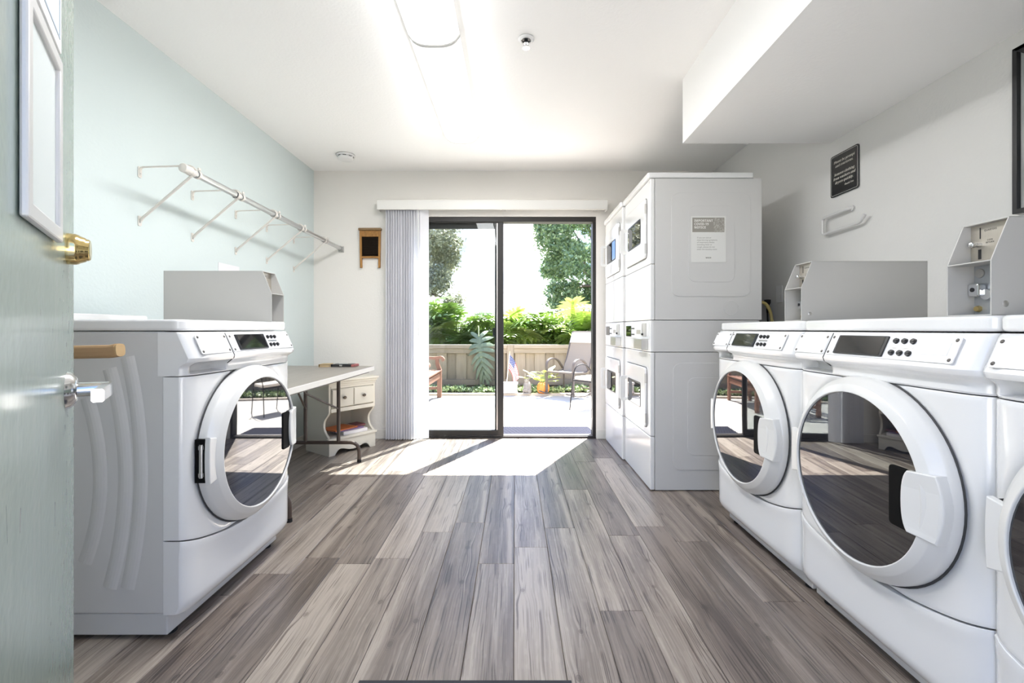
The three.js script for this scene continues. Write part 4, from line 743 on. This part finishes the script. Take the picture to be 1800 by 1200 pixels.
function tree(label, pos, blobs, n, tints, seed) {
  const t = thing('tree', label, 'tree', pos), R = rng(seed), bark = std(C(0.16, 0.12, 0.09), 0.9);
  const topY = Math.max(...blobs.map((b) => b[1]));
  mesh('trunk', sweep(path([[0, -0.2, 0], [0.08, topY * 0.35, 0.05], [-0.05, topY * 0.75, 0]], 0.6), [0.2, 0.08]), bark, t);
  blobs.forEach((b, i) => { if (i % 2 === 0) mesh('branch', sweep(path([[0.05, topY * 0.32, 0.03], [b[0] * 0.5, Math.max(topY * 0.36, b[1] * 0.75), b[2] * 0.5], [b[0], b[1], b[2]]], 0.5, 4), [0.06, 0.02]), bark, t); });
  const tot = blobs.reduce((s, b) => s + b[3] ** 2, 0), places = [];
  for (const b of blobs) for (let i = 0, k = Math.round(n * b[3] ** 2 / tot); i < k; i++) {
    const d = new THREE.Vector3(R() - 0.5, R() - 0.5, R() - 0.5).normalize().multiplyScalar(b[3] * (0.45 + 0.62 * Math.pow(R(), 0.6)));
    places.push([b[0] + d.x, b[1] + d.y * 0.85, b[2] + d.z, R() * 6.3, R() * 6.3, R() * 6.3, 0.7 + 0.6 * R(), R()]);
  }
  scatter('foliage', leafCluster(seed + 5, 9, 0.13, 0.075), leafMat(C(1, 1, 1), 0.5), places, t, tints);
}
{
  const R = rng(55), L = [], Rb = [];
  // crowns as heaps of leafy masses, in metres from each trunk
  for (let i = 0; i < 26; i++) { const y = 1.7 + 5.2 * R(), w = 1.2 - 0.1 * Math.abs(y - 4); L.push([(R() - 0.5) * 2 * w, y, (R() - 0.5) * 2 * w, 0.42 + 0.3 * R()]); }
  L.push([1.25, 3.4, 0, 0.38], [1.3, 4.4, 0.1, 0.4], [1.5, 2.0, 0.2, 0.34], [1.1, 1.6, 0.2, 0.4], [0.95, 2.6, 0.2, 0.45]);
  for (let i = 0; i < 32; i++) { const y = 1.9 + 5.4 * R(), w = 1.75 - 0.1 * Math.abs(y - 4.2); Rb.push([(R() - 0.5) * 2 * w, y, (R() - 0.5) * 2 * w, 0.45 + 0.32 * R()]); }
  Rb.push([-1.75, 4.1, 0, 0.5], [-1.6, 3.1, 0.1, 0.45], [-1.3, 2.3, 0.2, 0.5], [-0.8, 1.7, 0.2, 0.45], [-1.95, 4.5, 0, 0.4], [-1.2, 3.6, 0.2, 0.5]);
  tree('grey-green tree seen through the left glass beside the blind', [-3.35, -0.2, -14], L, 10000, [C(0.30, 0.31, 0.20), C(0.68, 0.66, 0.50)], 71);
  tree('dense green tree seen through the open right half of the patio door', [2.85, -0.2, -14], Rb, 13000, [C(0.13, 0.22, 0.10), C(0.42, 0.52, 0.26)], 72);
  const far = []; for (let i = 0; i < 2600; i++) far.push([(R() - 0.5) * 12, 0.1 + 0.75 * R() * R(), -9.9 - 1.2 * R(), R() * 6.3, R() * 6.3, R() * 6.3, 1 + R(), R()]);
  tag(scatter('undergrowth', leafCluster(90, 10, 0.16, 0.14), leafMat(C(1, 1, 1), 0.35), far, null, [C(0.05, 0.10, 0.03), C(0.18, 0.28, 0.08)]), 'dark green undergrowth behind the big-leaved plants', 'undergrowth', null, 'stuff');
  const gc = []; for (let i = 0; i < 1500; i++) { const x = (R() - 0.5) * 6.4; gc.push([x, 0.005 + 0.05 * R() + 0.03 * noise(x * 3, 2, 4), -7.1 - 0.5 * R() * (0.4 + 0.6 * R()), R() * 6.3, R() * 6.3, R() * 6.3, 0.6 + 0.6 * R(), R()]); }
  tag(scatter('ground_cover', leafCluster(91, 7, 0.045, 0.05), leafMat(C(1, 1, 1), 0.35), gc, null, [C(0.13, 0.22, 0.06), C(0.55, 0.62, 0.34)]), 'low pale green ground cover along the foot of the fence', 'ground cover', null, 'stuff');
}
// ---------------------------------------------------------------- patio furniture
{ // wooden bench with scrolled arms, facing right
  const t = thing('garden_bench', 'reddish wooden garden bench with scrolled arms at the left of the patio', 'bench', [-1.12, PY, -6.2], Math.PI / 2);
  const wt = dataTex(64, 128, (u, v) => { const k = fbm(u * 12, v * 3, 71, 3); return [mix(176, 214, k), mix(124, 158, k), mix(100, 132, k)]; }), wm = std(C(0.47, 0.47, 0.47), 0.6, { map: wt });
  // local x along the bench, +z towards its sitter's front
  for (const x of [-0.58, 0.58]) {
    mesh('front_leg', [span(x - 0.032, x + 0.032, 0, 0.40, -0.035, 0.03, 0.006)], wm, t);
    const s = new THREE.Shape(); s.moveTo(-0.035, 0.39); s.lineTo(0.03, 0.39); s.bezierCurveTo(0.03, 0.46, -0.02, 0.48, -0.01, 0.575); s.lineTo(-0.06, 0.575); s.bezierCurveTo(-0.075, 0.48, -0.03, 0.46, -0.035, 0.39); s.closePath();
    mesh('arm_post', ext(s, 0.05, 0.004).rotateY(-Math.PI / 2).translate(x + 0.025, 0, 0), wm, t);
    mesh('arm', sweep(path([[x, 0.575, -0.52], [x, 0.60, -0.3], [x, 0.585, -0.05], [x, 0.60, 0.035], [x, 0.565, 0.06], [x, 0.55, 0.035]], 0.05, 5), flat(0.04, 0.065), [0, 1, 0]), wm, t);
    mesh('rear_leg', sweep(path([[x, 0, -0.50], [x, 0.42, -0.5], [x, 0.86, -0.60]], 0.1, 4), flat(0.06, 0.06), [0, 0, 1]), wm, t);
    mesh('stretcher', span(x - 0.02, x + 0.02, 0.12, 0.16, -0.5, 0, 0.004), wm, t);
  }
  mesh('front_apron', span(-0.56, 0.56, 0.29, 0.37, -0.015, 0.012, 0.004), wm, t);
  for (let i = 0; i < 6; i++) mesh('seat_slat', box(1.2, 0.02, 0.068, 0, 0.405 - 0.004 * i, -0.0 - i * 0.083, 0.004), wm, t);
  mesh('back_rail', [sweep(path([[-0.6, 0.83, -0.595], [-0.3, 0.86, -0.6], [0, 0.92, -0.605], [0.3, 0.86, -0.6], [0.6, 0.83, -0.595]], 0.2, 5), flat(0.09, 0.03), [0, 1, 0]), span(-0.58, 0.58, 0.46, 0.51, -0.545, -0.515, 0.004)], wm, t);
  for (let i = 0; i < 12; i++) mesh('back_slat', sweep([new THREE.Vector3(-0.5 + i / 11, 0.5, -0.53), new THREE.Vector3(-0.5 + i / 11, 0.83, -0.595)], flat(0.045, 0.016), [1, 0, 0]), wm, t);
}
{ // sling rocking chair
  const t = thing('rocking_chair', 'grey-framed patio rocker with tall beige sling back before the fence', 'chair', [0.83, PY, -6.93], -0.735);
  const fr = phy(C(0.10, 0.085, 0.075), 0.6, { specularIntensity: 0.4 }), sl = std(C(0.25, 0.205, 0.155), 0.9), bar = flat(0.036, 0.016), hw = 0.245;
  for (const x of [-hw, hw]) {
    mesh('arm_leg', sweep(path([[x, 0.035, 0.25], [x, 0.56, 0.25], [x, 0.575, 0.0], [x, 0.40, -0.17]], 0.13, 8), flat(0.016, 0.04), [0, 0, 1]), fr, t);
    const P = []; for (let i = 0; i <= 20; i++) { const u = i / 20 * 2 - 1; P.push(new THREE.Vector3(x, 0.016 + 0.15 * u * u * (u > 0 ? 0.55 : 1.2), -0.04 + u * 0.46)); }
    mesh('rocker', sweep(P, flat(0.016, 0.03), [0, 1, 0]), fr, t);
    mesh('side_rail', sweep(path([[x - Math.sign(x) * 0.015, 0.375, 0.27], [x - Math.sign(x) * 0.015, 0.36, -0.17], [x - Math.sign(x) * 0.015, 0.98, -0.42]], 0.1, 6), 0.012), fr, t);
    mesh('rear_leg', sweep(path([[x, 0.055, -0.2], [x, 0.38, -0.2]], 0), flat(0.016, 0.03), [0, 0, 1]), fr, t);
  }
  mesh('sling_seat', ext(shapeOf([[-0.27, 0.378], [-0.265, 0.39], [0.0, 0.366], [0.17, 0.368], [0.17, 0.36], [0.0, 0.358]].reverse()), 2 * hw - 0.04, 0).rotateY(Math.PI / 2).translate(-hw + 0.02, 0, 0), sl, t, 'beige mesh sling seat');
  const B = path([[0, 0.365, -0.15], [0, 0.62, -0.285], [0, 0.955, -0.413], [0, 0.985, -0.43]], 0.1, 5);
  mesh('sling_back', sweep(B, flat(0.008, 2 * hw - 0.035), [0, 0, 1]), sl, t, 'tall beige mesh sling back');
  mesh('head_cushion', sweep(path([[0, 0.80, -0.345], [0, 0.96, -0.405]], 0), flat(0.02, 2 * hw - 0.03), [0, 0, 1]), std(C(0.44, 0.41, 0.36), 0.85), t);
  mesh('cross_bar', [pipe([[-hw, 0.1, -0.3], [hw, 0.1, -0.3]], 0.01), pipe([[-hw, 0.37, 0.26], [hw, 0.37, 0.26]], 0.01)], fr, t);
}
{ // thin black metal chair half out of the doorway
  const t = thing('metal_chair', 'thin dark metal patio chair with pale cushion at the right door jamb', 'chair', [1.04, PY, -5.72], -0.9);
  const fr = phy(C(0.02, 0.018, 0.018), 0.6, { specularIntensity: 0.4 }), r = 0.0085;
  for (const x of [-0.23, 0.23]) {
    mesh('arm_loop', pipe([[x, 0.0, 0.26], [x * 0.98, 0.40, 0.21], [x, 0.55, 0.16], [x, 0.57, 0.0], [x, 0.50, -0.12], [x, 0.38, -0.18]], r, 0.09), fr, t);
    mesh('rear_leg', pipe([[x, 0.0, -0.27], [x, 0.37, -0.19], [x * 0.95, 0.62, -0.25], [x * 0.9, 0.86, -0.32]], r, 0.08), fr, t);
  }
  mesh('seat_frame', pipe([[-0.23, 0.37, 0.2], [0.23, 0.37, 0.2], [0.23, 0.37, -0.2], [-0.23, 0.37, -0.2], [-0.23, 0.37, 0.2]], r, 0.05), fr, t);
  mesh('back_frame', pipe([[-0.21, 0.84, -0.315], [-0.1, 0.90, -0.335], [0.1, 0.90, -0.335], [0.21, 0.84, -0.315]], r, 0.06), fr, t);
  for (let i = 0; i < 7; i++) mesh('seat_bar', pipe([[-0.18 + i * 0.06, 0.37, 0.2], [-0.18 + i * 0.06, 0.365, -0.2]], 0.004), fr, t);
  for (let i = 0; i < 5; i++) mesh('back_bar', pipe([[-0.14 + i * 0.07, 0.39, -0.195], [-0.14 + i * 0.07, 0.62, -0.25], [-0.12 + i * 0.06, 0.89, -0.33]], 0.004, 0.06), fr, t);
  mesh('cushion', box(0.43, 0.045, 0.40, 0, 0.402, 0.0, 0.02, 4), std(C(0.62, 0.55, 0.47), 0.85), t, 'pale seat cushion');
}
// ---------------------------------------------------------------- ornaments along the bed
{
  const z = -7.12, p = thing('planter', 'white relief planter by the fence holding the little flag', 'planter', [-0.05, 0.012, -6.99 + 0.0]);
  const pw = std(C(0.46, 0.42, 0.39), 0.7);
  mesh('body', [span(-0.13, 0.09, 0, 0.165, -0.06, 0.06, 0.02, 4)], pw, p);
  for (let i = 0; i < 7; i++) mesh('relief_bead', new THREE.SphereGeometry(0.022, 12, 8).scale(1, 0.7, 0.5).translate(-0.115 + i * 0.032, 0.022, 0.06), std(C(0.62, 0.48, 0.42), 0.7), p);
  mesh('rim', span(-0.14, 0.10, 0.14, 0.172, -0.07, 0.07, 0.012, 3), pw, p); mesh('panel', ext(rrect(0.09, 0.07, 0.01, 0.02, 0.085), 0.012, 0.004).translate(0, 0, 0.056), pw, p);
  const f = thing('flag', 'small striped flag with starry blue corner on a stick in the planter', 'flag', [-0.125, 0.03, -6.99]);
  const lean = 0.045;
  mesh('stick', sweep([new THREE.Vector3(0, 0.14, 0), new THREE.Vector3(lean, 0.60, 0)], 0.006), std(C(0.72, 0.66, 0.55), 0.6), f); mesh('finial', new THREE.SphereGeometry(0.011, 12, 10).scale(1, 1.5, 1).translate(lean + 0.001, 0.612, 0), M.brass, f);
  const tex = print(380, 200, (g, w, h) => {
    for (let i = 0; i < 13; i++) { g.fillStyle = i % 2 ? '#cfc8c8' : '#b01c28'; g.fillRect(0, i * h / 13, w, h / 13 + 1); }
    g.fillStyle = '#16265c'; g.fillRect(0, 0, w * 0.4, h * 7 / 13); g.fillStyle = '#f5f3f3';
    for (let r = 0; r < 9; r++) for (let c = 0; c < (r % 2 ? 5 : 6); c++) { const x = (c + (r % 2 ? 1 : 0.5)) * w * 0.4 / 6, y = (r + 0.75) * h * 7 / 13 / 9.6; g.beginPath(); for (let k = 0; k < 10; k++) { const a = k * Math.PI / 5 - Math.PI / 2, q = k % 2 ? 2 : 5; g.lineTo(x + q * Math.cos(a), y + q * Math.sin(a)); } g.fill(); }
  });
  // the cloth hangs from the stick: hoist down the stick, fly drooping
  const nx = 26, ny = 12, pos = [], uv = [], idx = [];
  for (let j = 0; j <= ny; j++) for (let i = 0; i <= nx; i++) {
    const u = i / nx, v = j / ny, ang = mix(0.45, 1.15, Math.pow(u, 0.5)), hx = lean * (1 - v * 0.62), hy = 0.575 - v * 0.215, len = 0.39 * u;
    const fold = Math.sin(v * 9 + u * 3) * 0.016 * u, px = hx + Math.cos(ang) * len * (0.9 - 0.45 * v * u), py = hy - Math.sin(ang) * len * (1 - 0.25 * v * u);
    pos.push(px, py, fold + 0.01 * u); uv.push(u, 1 - v);
  }
  for (let j = 0; j < ny; j++) for (let i = 0; i < nx; i++) { const a = j * (nx + 1) + i, b = a + 1, c = a + nx + 1, d = c + 1; idx.push(a, c, b, b, c, d); }
  const g = new THREE.BufferGeometry(); g.setAttribute('position', new THREE.Float32BufferAttribute(pos, 3)); g.setAttribute('uv', new THREE.Float32BufferAttribute(uv, 2)); g.setIndex(idx); g.computeVertexNormals();
  mesh('cloth', g, phy(C(1, 1, 1), 0.8, { map: tex, transmission: 0.25, thickness: 0, side: THREE.DoubleSide }), f, 'red and white striped cloth');
}
{
  const t = thing('rabbit_statue', 'grey stone rabbit ornament between the flag and the orange pot', 'statue', [0.19, 0.012, -6.985], -0.5), st = std(C(0.22, 0.20, 0.185), 0.9);
  const e = (rx, ry, rz, x, y, z, turn = 0) => new THREE.SphereGeometry(1, 20, 14).scale(rx, ry, rz).rotateX(turn).translate(x, y, z);
  mesh('body', [e(0.062, 0.095, 0.065, 0, 0.1, -0.005, 0.1), e(0.05, 0.05, 0.05, 0, 0.06, 0.015), e(0.028, 0.04, 0.05, 0.042, 0.045, 0.005), e(0.028, 0.04, 0.05, -0.042, 0.045, 0.005), e(0.018, 0.018, 0.018, 0, 0.06, -0.072)], st, t);
  mesh('head', [e(0.038, 0.04, 0.046, 0, 0.2, 0.02, 0.2), e(0.018, 0.016, 0.02, 0, 0.192, 0.056), e(0.006, 0.006, 0.005, 0.03, 0.208, 0.042), e(0.006, 0.006, 0.005, -0.03, 0.208, 0.042)], st, t);
  for (const k of [-1, 1]) mesh('ear', e(0.012, 0.05, 0.008, k * 0.02, 0.262, -0.005, -0.15).rotateZ(-k * 0.06), st, t);
  for (const k of [-1, 1]) mesh('front_paw', e(0.014, 0.05, 0.016, k * 0.022, 0.085, 0.058, 0.1), st, t);
  mesh('plinth', cyl(0.06, 0.065, 0.016, 0, 0.008, 0), st, t);
}
{
  const t = thing('pumpkin_pot', 'orange pumpkin-shaped pot at the foot of the fence', 'pot', [0.435, 0.012, -7.0]), om = std(C(0.62, 0.21, 0.035), 0.5);
  for (let i = 0; i < 10; i++) { const a = i / 10 * 2 * Math.PI; mesh('lobe', new THREE.SphereGeometry(1, 14, 12).scale(0.042, 0.082, 0.05).translate(0, 0.082, 0.048).rotateY(a), om, t); }
  mesh('collar', lathe([[0.05, 0.148], [0.056, 0.168], [0.05, 0.17], [0.046, 0.15]], 24), om, t); mesh('soil', cyl(0.05, 0.05, 0.01, 0, 0.152, 0), M.rubber, t);
  const q = thing('potted_plant', 'yellow-green broad-leaved plant growing in the orange pot', 'plant', [0.435, 0.165, -7.0]), R = rng(88);
  const oval = (L, w) => { const p = [], n = 6, at = (i, s) => { const u = i / n; return [s * w * Math.sin(Math.PI * Math.pow(u, 0.8)) , -0.25 * L * u * u + 0.1 * L * u - (s ? 0.01 : 0), L * u]; }; for (let i = 0; i < n; i++) for (const s of [-1, 1]) { const a = at(i, 0), b = at(i + 1, 0), c = at(i, s), d = at(i + 1, s); p.push(...a, ...b, ...c, ...b, ...d, ...c); } const g = new THREE.BufferGeometry(); g.setAttribute('position', new THREE.Float32BufferAttribute(p, 3)); g.computeVertexNormals(); return g; };
  const og = oval(0.14, 0.05), tones = [C(0.50, 0.52, 0.12), C(0.36, 0.44, 0.10), C(0.58, 0.58, 0.22)].map((c) => leafMat(c, 0.45));
  for (let i = 0; i < 20; i++) {
    const az = i * 2.4 + R(), out = 0.05 + 0.17 * R(), hy = 0.02 + 0.17 * R(), sx = Math.sin(az) * out * 1.25, sz = Math.cos(az) * out * 0.6 + 0.01;
    mesh('stem', sweep(path([[0, -0.01, 0], [sx * 0.4, hy, sz * 0.4], [sx, hy, sz]], 0.05, 3), 0.003), stalkMat, q);
    const l = lit(new THREE.Mesh(og, tones[i % 3])); l.name = 'leaf'; l.position.set(sx, hy, sz); l.rotation.set(0, az, 0); l.rotateX(-0.7 + 0.9 * R()); l.scale.setScalar(0.7 + 0.6 * R()); q.add(l);
  }
}
scene.traverse((o) => { if (o.isMesh) lit(o); });
renderer.render(scene, camera);
